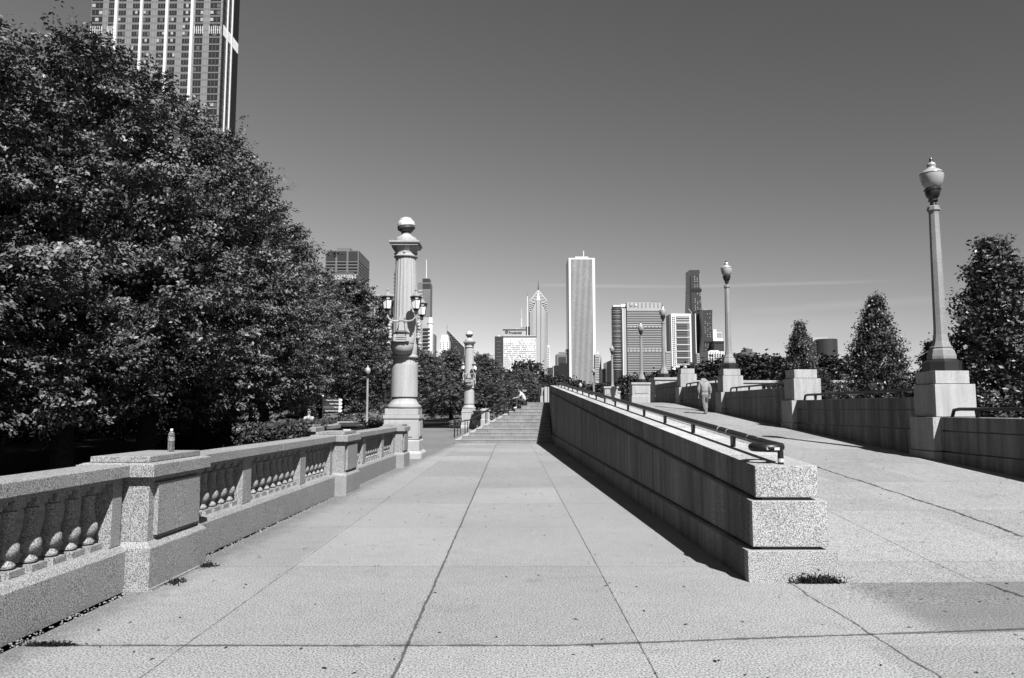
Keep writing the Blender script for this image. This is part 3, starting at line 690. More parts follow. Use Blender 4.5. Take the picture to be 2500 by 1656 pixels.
for loc, rz, sc, k, lb in rowl:
    P0 = (E0, E1)[k]
    if k not in used: used.add(k); P0.location = loc; P0.rotation_euler = (0, 0, rz); P0.scale = (sc, sc, sc); P0['label'] = lb
    else: dup(P0, loc, rz, sc, lb)
GM = 'rounder trees beyond the columns'
M0 = tree_proto('maple_tree', '', 10.0, 4.6, 1.7, 190, 420, .15, LEAFM, 'oval', 1.05, .6, GM, .2, .25, 5)
M0.location = (-11.3, 50, 0); M0['label'] = 'broad leafy tree directly left of the big column'
far = [(-14.5, 56, .93, .7, 'leafy tree behind the slim park lamp'),
       (-8.0, 66, .66, 2, 'leafy tree right behind the big column'), (-6.0, 74, .72, 3.3, 'leafy tree between the two columns, trunks showing below'),
       (-7.6, 92, .86, 5, 'tall dark tree behind the far column'), (-3.2, 78, .72, 1.1, 'leafy tree just right of the far column'),
       (-5.0, 98, .80, 3.9, 'tall tree right of the far column before the dark slab tower'), (1.2, 86, .60, .4, 'bushy tree above the upper steps'),
       (-16, 72, .9, 1.4, 'tree deep behind the park lamp trees'), (-21, 60, .98, 4.4, 'tree hidden deep in the left grove')]
for x, y, s, rz, lb in far: dup(M0, (x, y, 0), rz, s, lb)
GD = 'dark distant trees'
D0 = tree_proto('broad_tree', '', 9.0, 4.8, 1.2, 260, 100, .33, LEAFD, 'ball', 1.1, .7, GD, .2, .25, 6)
D0.location = (P(1285, 900, 125).x, 125, 1.2); D0.scale = (.72, .72, .90); D0['label'] = 'round crowned tree before the white punched window block'
for i, (u, vt, Y, w_, lb) in enumerate([
        (1352, 905, 150, 1.0, 'low dark tree left of the white ribbed tower foot'), (1400, 918, 130, .8, 'low bush-like tree at the foot of the white ribbed tower'),
        (1475, 925, 120, .8, 'low dark tree right of the white ribbed tower foot'), (1545, 905, 150, 1.0, 'dark tree under the striped tower'),
        (1620, 892, 120, 1.0, 'dark tree behind the lamp at the striped tower corner'), (1690, 880, 110, 1.1, 'dark tree below the white gridded tower'),
        (1740, 866, 100, 1.1, 'dark tree left of the lamp behind the walking man'), (1835, 846, 95, 1.25, 'broad dark tree below the far stepped block on the right'),
        (1900, 856, 110, 1.2, 'dark tree behind the first conical tree'), (2010, 850, 95, 1.1, 'round dark tree between the two conical trees'),
        (1210, 888, 150, 1.2, 'dark tree below the dark slab tower'), (1150, 868, 150, 1.3, 'dark tree right behind the far column top'),
        (1080, 855, 150, 1.2, 'dark tree below the slanted roof tower'), (2120, 900, 80, 1.0, 'low dark tree right of the second conical tree')]):
    p = P(u, vt, Y); s = w_*(1.0); zs = (p.z)/10.6
    dup(D0, (p.x, Y, 0), i*1.3, s, lb, sz=max(.3, zs))
M1 = tree_proto('conical_tree', '', 5.3, 1.8, .3, 330, 140, .095, LEAFG, 'cone', .36, .5, 'conical glossy trees right of the ramp', .45, .1, 8)
M1.location = (12.55, 19.0, -.1); M1.scale = (1.35, 1.35, 1.13); M1['label'] = 'large glossy leaved tree behind the near lamp at the right edge'
for (x, y, s, sz, rz, lb) in [(13.0, 26.2, 1.02, 1.06, 2, 'middle conical glossy tree left of the near lamp'), (13.0, 33.2, .86, 1.03, 4, 'smallest conical tree above the pier without a lamp'),
                          (14.9, 19.6, 1.1, .86, 1, 'glossy tree cut by the right edge of the photo'), (14.2, 23.4, .75, .62, 3, 'low glossy tree behind the near lamp base'), (12.4, 29.6, .75, .60, 5, 'low bushy conical tree over the middle handrail'), (11.9, 20.8, .8, .66, 0, 'low glossy bush tree at the foot of the near lamp pier')]:
    dup(M1, (x, y, -.1), rz, s, lb, sz=sz)
# hedge, vines, shrubs
def leafbox(name, x0, x1, y0, y1, z0, z1, n, size, mat, lump=.15):
    c = RS.rand(n, 3)*np.array([x1-x0, y1-y0, z1-z0])+np.array([x0, y0, z0])
    c[:, 2] += lump*np.sin(c[:, 0]*2.1)*np.cos(c[:, 1]*1.7)
    nr = RS.normal(size=(n, 3))*.7+np.array([0, -.3, 1.0]); nr /= np.linalg.norm(nr, axis=1)[:, None]
    return leafmesh(name, c, nr, size, .5, mat)
hg = D.objects.new('hedge', leafbox('hedge', -13, -4.3, 27, 29, 0, 1.12, 30000, .10, HEDGE)); col.objects.link(hg)
tag(hg, 'low clipped hedge behind the litter bin and short balustrade', 'hedge')
hg = D.objects.new('hedge', leafbox('hedge', -25, -22.5, 0, 62, 0, 2.8, 26000, .34, HEDGE)); col.objects.link(hg)
tag(hg, 'tall dark hedge far behind the tree trunks at left', 'hedge')
hg = D.objects.new('vine', leafbox('vine', -5.95, -5.3, 15.8, 21.6, .3, 1.3, 9000, .10, HEDGE, .05)); col.objects.link(hg)
tag(hg, 'dark vine hanging over the short balustrade', 'plant')
sh = leafbox('shrub', -.9, .9, -.9, .9, 0, .9, 4500, .12, LEAFM, .2)
for i, (u, Y, lb) in enumerate([(690, 42, 'pale grassy shrub left of the woman in white'), (870, 44, 'pale shrub at the foot of the park lamp'), (825, 46, 'pale shrub below the finger sign'), (920, 44, 'pale shrub between the park lamp and the big column'), (720, 44, 'pale shrub right before the woman in white')]):
    o = D.objects.new('shrub', sh); col.objects.link(o); o.location = (P(u, 1020, Y).x, Y, 0); o.scale = (1.3, 1, 1.0+.1*i); tag(o, lb, 'shrub', 'shrubs below the trees')
o = D.objects.new('small_shrub', leafbox('small_shrub', -.45, .45, -.4, .4, .35, .8, 500, .11, LEAF, .1)); col.objects.link(o); o.location = G(1112, 1052); tag(o, 'small sprawling shrub beside the short black post', 'shrub')
# weeds and fallen leaves, grit
def weed(loc, rx, ry, h, n, lb):
    c = RS.normal(size=(n, 3))*np.array([rx*.5, ry*.5, 0])+np.array([0, 0, 0]); c[:, 2] = np.abs(RS.normal(size=n))*h*.5
    nr = RS.normal(size=(n, 3)); nr /= np.linalg.norm(nr, axis=1)[:, None]
    o = D.objects.new('weed', leafmesh('weed', c, nr, .035, .35, SOIL)); col.objects.link(o); o.location = loc; tag(o, lb, 'weed', 'weeds in the paving joints')
g0 = G(1985, 1417); weed((g0.x, 6.97, .0), .22, .03, .07, 900, 'tuft of dark weeds at the foot of the wall end')
g0 = G(495, 1383); weed((g0.x+.03, g0.y+.0, 0), .09, .09, .03, 200, 'dark weeds at the far corner of the nearest pier')
g0 = G(425, 1423); weed((g0.x+.02, g0.y, 0), .07, .10, .03, 160, 'dark weeds along the side of the nearest pier')
g0 = G(110, 1577); weed((g0.x+.02, g0.y, 0), .17, .02, .02, 420, 'thin line of weeds in the cross joint at lower left')
n = 800
c = np.stack([-3.0+RS.rand(n)*12, 3.8+RS.rand(n)**1.2*26, np.zeros(n)], 1)
k2 = c[:, 0] > 2.2; c[k2, 2] = np.array([RZ(y) for y in c[k2, 1]]); c[:, 2] += .006
bad = (c[:, 0] > 1.9) & (c[:, 0] < 3.15) & (c[:, 1] > 6.9); c = c[~bad]; c = c[c[:, 0] < 8.7]
nr = RS.normal(size=c.shape)*.16+np.array([0, 0, 1.0]); nr /= np.linalg.norm(nr, axis=1)[:, None]
o = D.objects.new('fallen_leaves', leafmesh('fallen_leaves', c, nr, .036, .45, SOIL)); col.objects.link(o); o['kind'] = 'stuff'; o['label'] = 'small dark fallen leaves scattered on the paving'; o['category'] = 'leaves'
m = MB(); rg = random.Random(4)
for i in range(900):
    Y = 3.6+rg.random()**1.3*16.5; off = -.19+abs(rg.gauss(0, .06))
    if any(a-.03 < Y < b_+.03 for a, b_ in ((6.67, 7.84), (13.8, 14.9), (20.2, 21.15))): off += .20
    s = rg.choice((.004, .006, .008, .012)); x = bx(Y, off)
    m.sphere((x, Y, s*.4), s, 5, 3, (1, 1.3, .6))
o = m.build('grit', GRAN); o['kind'] = 'stuff'; o['label'] = 'pale grit and pebbles gathered along the balustrade foot'; o['category'] = 'grit'
m = MB()
for i in range(5): m.sphere((rg.gauss(0, .35), rg.gauss(0, .3), .01), .05, 6, 4, (2.2, 1.2, .25))
o = m.build('rubble', LIME); o.location = (G(1355, 1108).x, G(1355, 1108).y, 0); o['label'] = 'pale crumbs lying in the shade beside the foot of the ramp wall'; o['category'] = 'rubble'; o['kind'] = 'stuff'

# ---------------------------------------------------------------- bottle, bin, sign
mt, t, b, pos = base_mat('clear_plastic', .08, .6); b.inputs['Transmission Weight'].default_value = .9; b.inputs['IOR'].default_value = 1.2; setc(t, b, .5)
bl = thing('water_bottle', 'clear ribbed plastic water bottle standing on the nearest pier', 'bottle', (P(417, 1100, 7.52).x, 7.52, 1.17))
prof = [(.024, 0), (.031, .006)]
for i in range(7): prof += [(.032, .012+i*.013), (.029, .018+i*.013)]
prof += [(.031, .104), (.031, .145), (.028, .150), (.031, .156), (.030, .17), (.022, .192), (.012, .205), (.012, .215)]
MB().lathe(prof, 18).build('body', mt, bl, smooth=True)
MB().lathe([(.0325, .104), (.0325, .143)], 18).build('wrapper', plain('bottle_wrapper', .16, .3, .5, var=.5, sc=60), bl, smooth=True)
MB().lathe([(.014, .208), (.014, .226), (.012, .228)], 14).build('cap', WHITE, bl, smooth=True)
bn = thing('litter_bin', 'black wheeled bin with white notice between the two balustrades', 'bin', (P(853, 1040, 23.8).x, 23.8, 0))
MB().hexa([(-.24, -.25, .05), (.24, -.25, .05), (.24, .25, .05), (-.24, .25, .05), (-.3, -.3, 1.02), (.3, -.3, 1.02), (.3, .3, 1.02), (-.3, .3, 1.02)]).build('body', RAILM, bn, bevel=.02)
MB().box(-.33, .33, -.34, .33, 1.02, 1.07).frust(-.32, .32, -.33, .32, 1.07, 1.15, .06).build('lid', RAILM, bn, bevel=.015)
MB().box(-.12, .12, -.312, -.303, .92, .95).box(-.08, .08, -.312, -.30, .87, .905).build('notice', WHITE, bn)
MB().tube([(.3, -.2, 1.08), (.42, -.2, 1.06), (.42, .2, 1.06), (.3, .2, 1.08)], .018, 6).build('handle', RAILM, bn)
for s in (-1, 1): MB().tube([(s*.26, .22, .1), (s*.31, .22, .1)], .1, 12).build('wheel', BLACK, bn)
sg = thing('finger_sign', 'dark post with four stacked direction blades with white arrow ends', 'sign', (P(788, 1000, 30).x, 30, .4)); sg.scale = (.75, .75, .75)
MB().tube([(0, 0, -.54), (0, 0, 2.25)], .045, 10).build('post', BLACK, sg); MB().sphere((0, 0, 2.28), .05).build('knob', WHITE, sg)
SGN = plain('sign_dark', .02, .5, .3); SG2 = plain('sign_grey', .06, .5, .3)
for i, tx in enumerate(('Museum Campus', 'Soldier Field', 'Metra', 'Dog Friendly Area')):
    z = 1.975-.188*i
    bd = MB().box(.05, .84, -.05, -.02, z, z+.155).build('sign_blade', SG2 if i == 2 else SGN, sg)
    MB().poly([(.85, z), (1.0, z), (1.06, z+.0775), (1.0, z+.155), (.865, z+.155)], -.052, -.018).build('arrow', WHITE, bd)
    MB().sphere((.94, -.053, z+.0775), .022, 8, 6, (1, .2, 1)).build('pictogram', SGN, bd)
    text(tx, 'lettering', WHITE, bd, (.825, -.054, z+.045), .105, align='RIGHT', ext=.002, sx=.86)

# ---------------------------------------------------------------- people
def skin(name, mat, parent, verts, edges, radii, root=0, sub=1):
    me = D.meshes.new(name); me.from_pydata(verts, edges, []); me.materials.append(mat)
    o = D.objects.new(name, me); col.objects.link(o); o.parent = parent
    md = o.modifiers.new('skin', 'SKIN'); md.use_smooth_shade = True
    sv = me.skin_vertices[0].data if me.skin_vertices else None
    if sv is None: raise RuntimeError
    for i, r in enumerate(radii): sv[i].radius = (r, r) if not hasattr(r, '__len__') else r; sv[i].use_root = (i == root)
    o.modifiers.new('sub', 'SUBSURF').levels = sub; o.modifiers['sub'].render_levels = sub+1
    return o
def mkskin(name, mat, parent, chains, sub=1):
    verts, edges, rad = [], [], []; idx = {}
    for ch in chains:
        prev = None
        for (key, p, r) in ch:
            if key in idx and key is not None: i = idx[key]
            else:
                i = len(verts); verts.append(p); rad.append(r)
                if key: idx[key] = i
            if prev is not None: edges.append((prev, i))
            prev = i
    me = D.meshes.new(name); me.from_pydata(verts, edges, []); me.materials.append(mat)
    o = D.objects.new(name, me); col.objects.link(o); o.parent = parent
    o.modifiers.new('skin', 'SKIN').use_smooth_shade = True
    if not me.skin_vertices:
        C.view_layer.objects.active = o; bpy.ops.mesh.customdata_skin_add()
    sv = me.skin_vertices[0].data
    for i, r in enumerate(rad): sv[i].radius = (r, r) if not hasattr(r, '__len__') else r
    sv[0].use_root = True
    s = o.modifiers.new('sub', 'SUBSURF'); s.levels = sub; s.render_levels = sub+1
    return o
SKIN = plain('skin', .2, .5, .4, var=.05); HAIR = plain('hair', .02, .5, .4)
HOOD = plain('grey_fleece', .17, .85, .2, var=.35, sc=14); TROU = plain('light_trousers', .125, .8, .2, var=.3, sc=12); SHOE = plain('shoe', .09, .5, .3, var=.3, sc=30)
def hand(key, wrist, fwd, side, sgn):
    w_ = Vector(wrist); f = Vector(fwd).normalized(); s = Vector(side).normalized()*sgn; dn = f.cross(Vector(side)).normalized()
    palm = w_+f*.075; chs = [[(key+'w', tuple(w_), .022), (key+'p', tuple(palm), (.034, .018))]]
    for i, L in enumerate((.066, .076, .072, .055)):
        r0 = palm+s*(.024-.016*i)+f*.005; k1 = r0+f*L*.55+dn*.008; k2 = r0+f*L*.9+dn*.03
        chs.append([(key+'p', tuple(palm), .02), (None, tuple(r0+f*.012), .009), (None, tuple(k1), .008), (None, tuple(k2), .007)])
    tb = w_+f*.03+s*.03; chs.append([(key+'w', tuple(w_), .022), (None, tuple(tb), .011), (None, tuple(tb+f*.035+s*.018), .009), (None, tuple(tb+f*.06+s*.016), .008)])
    return chs
# walking man, seen from behind, head bowed
mz = RZ(31.0); mp = P(1722, 1008, 31.0)
mn = thing('person', 'man in grey hooded top and light trousers walking up the ramp with bowed head', 'person', (mp.x, 31.0, mz))
K = 1.0
body = [[('pel', (0, 0, .86), (.14, .10)), ('sp', (0, .03, 1.05), (.13, .09)), ('ch', (0, .09, 1.27), (.15, .09)), ('nk', (0, .17, 1.40), .055), ('h1', (0, .25, 1.43), .075), ('h2', (0, .33, 1.40), .085), ('h3', (0, .38, 1.33), .06), ('nose', (0, .43, 1.33), .015)],
        [('h2', 0, 0), ('earL', (-.085, .31, 1.38), .018)], [('h2', 0, 0), ('earR', (.085, .31, 1.38), .018)],
        [('ch', 0, 0), ('sL', (-.17, .1, 1.29), .055), ('eL', (-.235, .06, 1.02), .042), ('Lw', (-.215, .15, .80), .03)],
        [('ch', 0, 0), ('sR', (.17, .1, 1.29), .055), ('eR', (.235, .02, 1.03), .042), ('Rw', (.225, .06, .79), .03)],
        [('pel', 0, 0), ('hipL', (-.085, 0, .82), .085), ('kL', (-.06, -.0, .45), .055), ('aL', (-.0, -.02, .09), .04), ('tL', (-.01, .15, .05), .035)],
        [('pel', 0, 0), ('hipR', (.085, 0, .82), .085), ('kR', (.075, .16, .46), .055), ('aR', (.06, .02, .14), .04), ('tR', (.065, .16, .07), .035)]]
body += hand('L', (-.215, .15, .80), (0, .15, -1), (1, 0, 0), 1)+hand('R', (.225, .06, .79), (0, .15, -1), (1, 0, 0), -1)
mkskin('body', SKIN, mn, body)
mkskin('hooded_top', HOOD, mn, [[('a', (0, -.0, .84), (.175, .13)), ('b', (0, .03, 1.04), (.175, .13)), ('c', (0, .09, 1.27), (.175, .125)), ('d', (0, .15, 1.40), (.10, .085)), ('d2', (0, .20, 1.455), (.095, .065))],
        [('c', 0, 0), ('sl', (-.165, .1, 1.30), .085), ('el', (-.25, .06, 1.02), .07), ('wl', (-.22, .13, .84), .052)],
        [('c', 0, 0), ('sr', (.165, .1, 1.30), .085), ('er', (.25, .02, 1.03), .07), ('wr', (.23, .055, .83), .052)]])
MB().tube([(-.10, .10, 1.40), (-.07, .045, 1.37), (0, .02, 1.34), (.07, .045, 1.37), (.10, .10, 1.40), (.06, .2, 1.47), (-.06, .2, 1.47)], .035, 10, closed=True).build('hood', HOOD, mn, smooth=True)
mkskin('trousers', TROU, mn, [[('a', (0, 0, .90), (.155, .125)), ('a2', (0, -.01, .80), (.15, .13))],
        [('a2', 0, 0), ('hl', (-.085, 0, .74), .105), ('kl', (-.06, -.0, .45), .082), ('al', (-.005, -.02, .12), .066)],
        [('a2', 0, 0), ('hr', (.085, .02, .74), .10), ('kr', (.075, .15, .46), .08), ('ar', (.06, .03, .18), .062)]])
mkskin('shoe', SHOE, mn, [[('a', (0, -.05, .05), .05), ('b', (-.01, .06, .045), .048), ('c', (-.012, .17, .035), .036)]])
mkskin('shoe', SHOE, mn, [[('a', (.06, .0, .10), .05), ('b', (.065, .10, .06), .048), ('c', (.068, .20, .04), .036)]])
# seated person in white on the top steps, facing left
sz = 1.92
ps = thing('person', 'person in white shirt sitting on the top step leaning forward on one knee', 'person', (P(1280, 985, 40).x, 40.0, sz), 0)
SHIRT = plain('white_shirt', .42, .8, .2, var=.05); DARKP = plain('dark_trousers', .03, .8, .2)
bd = [[('p', (0, 0, .10), (.13, .11)), ('s', (-.03, 0, .30), .11), ('c', (-.14, 0, .48), (.13, .1)), ('n', (-.22, 0, .57), .05), ('h', (-.29, 0, .63), .08), ('h2', (-.33, 0, .66), .085), ('nose', (-.42, 0, .60), .014)],
      [('h2', 0, 0), ('e1', (-.31, -.085, .64), .016)], [('h2', 0, 0), ('e2', (-.31, .085, .64), .016)],
      [('c', 0, 0), ('sL', (-.16, -.17, .48), .05), ('eL', (-.30, -.19, .28), .04), ('Lw', (-.52, -.17, .24), .028)],
      [('c', 0, 0), ('sR', (-.16, .17, .48), .05), ('eR', (-.30, .2, .30), .04), ('Rw', (-.48, .14, .27), .028)],
      [('p', 0, 0), ('hL', (-.08, -.1, .1), .09), ('kL', (-.42, -.15, .20), .06), ('aL', (-.42, -.15, -.24), .042), ('tL', (-.56, -.16, -.27), .032)],
      [('p', 0, 0), ('hR', (-.08, .1, .1), .09), ('kR', (-.42, .15, .20), .06), ('aR', (-.40, .15, -.24), .042), ('tR', (-.54, .16, -.27), .032)]]
bd += hand('L', (-.52, -.17, .24), (-1, 0, -.2), (0, 1, 0), 1)+hand('R', (-.48, .14, .27), (-1, 0, -.2), (0, 1, 0), -1)
mkskin('body', SKIN, ps, bd)
mkskin('shirt', SHIRT, ps, [[('a', (0, 0, .06), (.16, .14)), ('b', (-.03, 0, .28), (.15, .13)), ('c', (-.14, 0, .48), (.15, .12)), ('d', (-.20, 0, .55), .07)],
       [('c', 0, 0), ('l1', (-.16, -.17, .48), .07), ('l2', (-.26, -.19, .34), .06)], [('c', 0, 0), ('r1', (-.16, .17, .48), .07), ('r2', (-.26, .19, .34), .06)]])
mkskin('trousers', DARKP, ps, [[('a', (0, 0, .09), .135), ('l', (-.1, -.1, .1), .105), ('kl', (-.42, -.15, .20), .08), ('al', (-.42, -.15, -.2), .06)], [('a', 0, 0), ('r', (-.1, .1, .1), .105), ('kr', (-.42, .15, .20), .08), ('ar', (-.40, .15, -.2), .06)]])
for s in (-1, 1): mkskin('shoe', WHITE if s < 0 else SHOE, ps, [[('a', (-.40, s*.15, -.27), .045), ('b', (-.58, s*.16, -.285), .036)]])
MB().sphere((-.32, 0, .68), .095, 12, 8, (1.05, 1, .9)).build('hair', HAIR, ps, smooth=True)
# woman in white by the hedge
wm = thing('person', 'woman with long dark hair and white top behind the hedge left of the finger sign', 'person', (P(754, 1020, 29.7).x, 29.7, 0), .5); wm.scale = (.95, .95, .95)
bd = [[('p', (0, 0, .88), (.13, .1)), ('s', (0, 0, 1.08), .1), ('c', (0, 0, 1.28), (.13, .09)), ('n', (0, 0, 1.42), .045), ('h', (0, 0, 1.52), .075), ('h2', (0, 0, 1.60), .08), ('nose', (0, -.1, 1.54), .014)],
      [('h2', 0, 0), ('e1', (-.08, 0, 1.55), .015)], [('h2', 0, 0), ('e2', (.08, 0, 1.55), .015)],
      [('c', 0, 0), ('sL', (-.16, 0, 1.3), .045), ('eL', (-.22, .04, 1.03), .036), ('Lw', (-.23, -.05, .82), .025)],
      [('c', 0, 0), ('sR', (.16, 0, 1.3), .045), ('eR', (.24, .02, 1.04), .036), ('Rw', (.28, -.05, .83), .025)],
      [('p', 0, 0), ('hL', (-.08, 0, .82), .085), ('kL', (-.08, -.06, .46), .055), ('aL', (-.08, .02, .08), .04), ('tL', (-.08, -.12, .04), .03)],
      [('p', 0, 0), ('hR', (.08, 0, .82), .085), ('kR', (.08, .04, .46), .055), ('aR', (.08, .12, .08), .04), ('tR', (.08, -.02, .04), .03)]]
bd += hand('L', (-.23, -.05, .82), (0, -.1, -1), (1, 0, 0), 1)+hand('R', (.28, -.05, .83), (0, -.1, -1), (1, 0, 0), -1)
mkskin('body', SKIN, wm, bd)
mkskin('top', SHIRT, wm, [[('a', (0, 0, .86), (.16, .13)), ('b', (0, 0, 1.08), (.13, .11)), ('c', (0, 0, 1.29), (.15, .11)), ('d', (0, 0, 1.38), .06)], [('c', 0, 0), ('l1', (-.165, 0, 1.3), .06), ('l2', (-.2, .03, 1.12), .055)], [('c', 0, 0), ('r1', (.165, 0, 1.3), .06), ('r2', (.21, .02, 1.13), .055)]])
mkskin('trousers', DARKP, wm, [[('a', (0, 0, .88), .13), ('l', (-.08, 0, .75), .1), ('kl', (-.08, -.06, .46), .07), ('al', (-.08, .02, .1), .055)], [('a', 0, 0), ('r', (.08, 0, .75), .1), ('kr', (.08, .04, .46), .07), ('ar', (.08, .12, .1), .055)]])
MB().sphere((0, .02, 1.6), .1, 12, 8, (1, 1, .95)).tube([(0, .06, 1.6), (0, .1, 1.42), (0, .12, 1.22)], [.09, .08, .04], 10).build('hair', HAIR, wm, smooth=True)
bgm = MB().tube([(-.12, -.13, 1.35), (0, -.15, 1.15), (.12, -.14, .95)], .012, 6); bgm.build('strap', BLACK, wm)

# ---------------------------------------------------------------- skyline
def fac(name, v, rough=.5, spec=.4): return plain(name, v*.6, rough, spec, var=.06, sc=.03)
F_DK = fac('dark_glass_facade', .035, .25, .6); F_MD = fac('grey_facade', .16); F_LT = fac('pale_facade', .42); F_WH = fac('white_facade', .75); F_BK = fac('black_facade', .012, .3)
F_GL = fac('window_glass', .03, .2, .5); F_G2 = fac('lit_window_glass', .22, .3, .5); F_BR = fac('brown_facade', .09)
def tower(name, label, u0, u1, vt, Y, depth, mat, vb=None, cat='building'):
    a = P(u0, vt, Y); b = P(u1, vt, Y)
    vm = (vt+930)/2; a2 = P(u0, vm, Y); b2 = P(u1, vm, Y)
    x0, x1 = (a.x+a2.x)/2, (b.x+b2.x)/2
    T = thing(name, label, cat, ((x0+x1)/2, Y, 0))
    MB().box(x0, x1, Y, Y+depth, -1, a.z).build('wall', mat, T, world=True)
    T['h'] = a.z
    return T, x0, x1, a.z
def Z(v, Y): return P(1250, v, Y).z
def part(T, n, mat, *boxes):
    m = MB()
    for bxx in boxes: m.box(*bxx)
    return m.build(n, mat, T, world=True)
def bands(T, n, mat, x0, x1, Y, zs, h, pr=.3):
    for z in zs: part(T, n, mat, (x0, x1, Y-pr, Y, z, z+h))
# 1 apartment tower upper left
Y = 290; x0, x1 = -172.9, -119.0; W = x1-x0
tw = thing('apartment_tower', 'tall apartment tower with white vertical fins cut by the top of the photo', 'building', ((x0+x1)/2, Y, 0))
F_AP = fac('apartment_panel', .23); TOPZ = 205
part(tw, 'wall', F_AP, (x0, x1, Y, Y+17.5, 0, TOPZ))
px = lambda c: x0+(c-110)*W/1815
cols = [(118, 268), (350, 432), (487, 590), (682, 787), (832, 932), (1030, 1140), (1187, 1292), (1382, 1490), (1552, 1662), (1756, 1900)]
fins = [(443, 482), (795, 828), (1146, 1182), (1496, 1532)]
wm_ = {}
pitch = 3.02; zs = [60+pitch*i for i in range(48)]
band_z = Z(84, Y)
allw = []
for z in zs:
    for ci, (a, b) in enumerate(cols):
        if z+1.8 > TOPZ: continue
        allw.append((z, ci, px(a), px(b)))
vis = sorted(allw, key=lambda q: (0 if 112 < q[0] < 172 and not (q[1] < 2 and q[0] < 132) else 1, -q[0]))
stuff = MB(); cnt = 0
for q in vis:
    z, ci, a, b = q; hh = 2.3 if ci in (0, 1, 8, 9) else 1.85
    if cnt < 100 and 112 < z < 172:
        key = (ci, hh)
        if key not in wm_:
            m = MB().box(0, b-a, -.12, .02, 0, hh); o = m.build('window', F_GL, tw); wm_[key] = o.data; o.location = (a-tw.location.x, 0, z); 
        else: o = share('window', wm_[key], tw, (a-tw.location.x, 0, z))
        # frames and a lit blind here and there
        cnt += 1
    else: stuff.box(a, b, Y-.12, Y+.02, z, z+hh)
o = stuff.build('window', F_GL, tw, world=True); o['kind'] = 'stuff'
m = MB(); rg = random.Random(3); m2 = MB(); m3 = MB()
for z, ci, a, b in allw:
    if z < 90: continue
    for k in (1, 2): xx = a+(b-a)*k/3; m.box(xx-.05, xx+.05, Y-.2, Y-.1, z, z+1.8)
    if rg.random() < .22:
        k = rg.randrange(3); m2.box(a+(b-a)*k/3+.1, a+(b-a)*(k+1)/3-.1, Y-.16, Y-.10, z+.2+rg.random()*.4, z+1.7)
    if rg.random() < .3:
        k = rg.randrange(3); m3.box(a+(b-a)*k/3+.1, a+(b-a)*(k+1)/3-.1, Y-.15, Y-.10, z+.1, z+1.7)
for q_ in (m.build('mullion', F_MD, tw, world=True), m2.build('blind', F_LT, tw, world=True), m3.build('curtain', F_BR, tw, world=True)): q_['kind'] = 'stuff'
for a, b in fins: part(tw, 'fin', F_WH, (px(a), px(b), Y-.9, Y, 0, TOPZ))
m = MB()
for z in zs: m.box(x0, x1, Y-.05, Y+.02, z-.35, z-.27).box(x0, x1, Y-.05, Y+.02, z-.85, z-.78)
m.build('joint_lines', F_MD, tw, world=True)
m = MB()
for a in (290, 325, 615, 655, 958, 1000, 1318, 1352, 1690, 1730): m.box(px(a)-.06, px(a)+.06, Y-.06, Y+.02, 60, TOPZ)
m.build('panel_joints', F_MD, tw, world=True)
part(tw, 'side_glass', F_BK, (x1, x1+.3, Y+.4, Y+17.3, 0, TOPZ))
for yy in (4.2, 9.0): part(tw, 'side_fin', F_WH, (x1+.3, x1+.8, Y+yy, Y+yy+.6, 0, TOPZ))
m = MB()
for i in range(20): m.box(x1+.3, x1+.5, Y+.8+i*.83, Y+1.05+i*.83, band_z, band_z+4.5)
for c0, c1 in ((118, 268), (350, 432), (1552, 1662), (1756, 1900)):
    k = 5 if c1-c0 > 120 else 4
    for i in range(k+1): xx = px(c0+(c1-c0)*i/k); m.box(xx-.1, xx+.1, Y-.4, Y, band_z+.1, band_z+3.3)
m.build('louvre_band', F_WH, tw, world=True)
m = MB()
for z in zs:
    if z > 90: m.box(x1+.3, x1+.36, Y+.5, Y+17.2, z-.1, z+.1)
m.build('side_floor_lines', F_DK, tw, world=True)
# 2 dark block with three bays
T, a, b, zt = tower('office_tower', 'dark office block with three framed bays and deep side wall left of the column', 792.8, 874.5, 612, 700, 53, F_MD)
Y = 700; w3 = (b-a)/3
for i in range(3):
    part(T, 'top_panel', F_DK, (a+w3*i+.9, a+w3*(i+1)-.9, Y-.3, Y, Z(637, Y), Z(614, Y)))
    for k in range(12):
        z = Z(643+7.5*k, Y); part(T, 'window_band', F_BK, (a+w3*i+.9, a+w3*(i+1)-.9, Y-.3, Y, z-.6, z+1.0))
part(T, 'side_panel', F_DK, (b, b+.3, Y+1, Y+52, Z(637, Y), Z(614, Y)))
for k in range(12): z = Z(643+7.5*k, Y); part(T, 'side_window_band', F_DK, (b, b+.3, Y+1, Y+52, z-.6, z+.9))
part(T, 'rooftop_box', F_MD, (P(824, 612, Y+10).x, P(856, 612, Y+10).x, Y+8, Y+40, zt, Z(605.5, Y+8)))
T, a, b, zt = tower('university_building', 'dark building carrying white two line lettering above the trees', 818, 862.6, 665, 560, 20, F_BR)
text('ROOSEVELT', 'lettering', F_WH, T, (P(840.5, 670, 560).x-T.location.x, -.3, Z(677, 560)), 2.6, align='CENTER', ext=.1, sx=1.35)
text('UNIVERSITY', 'lettering', F_WH, T, (P(842, 670, 560).x-T.location.x, -.3, Z(683, 560)), 2.6, align='CENTER', ext=.1, sx=1.3)
T, a, b, zt = tower('old_building', 'pale old stone building with projecting cornice behind the tree shoulder', 752, 774.6, 652, 420, 26, F_LT)
part(T, 'cornice', F_LT, (a-1, b+1.6, 418.6, 446.5, zt-1.6, zt+.0), (a-1, b+1.0, 419.2, 446.3, zt, zt+1.6)); part(T, 'parapet_block', F_LT, (b-3.5, b+.6, 419, 425, zt+1.6, Z(640, 420)))
for i in range(6): part(T, 'side_window', F_GL, (b, b+.2, 422+4*i, 424+4*i, zt-6.5, zt-3))
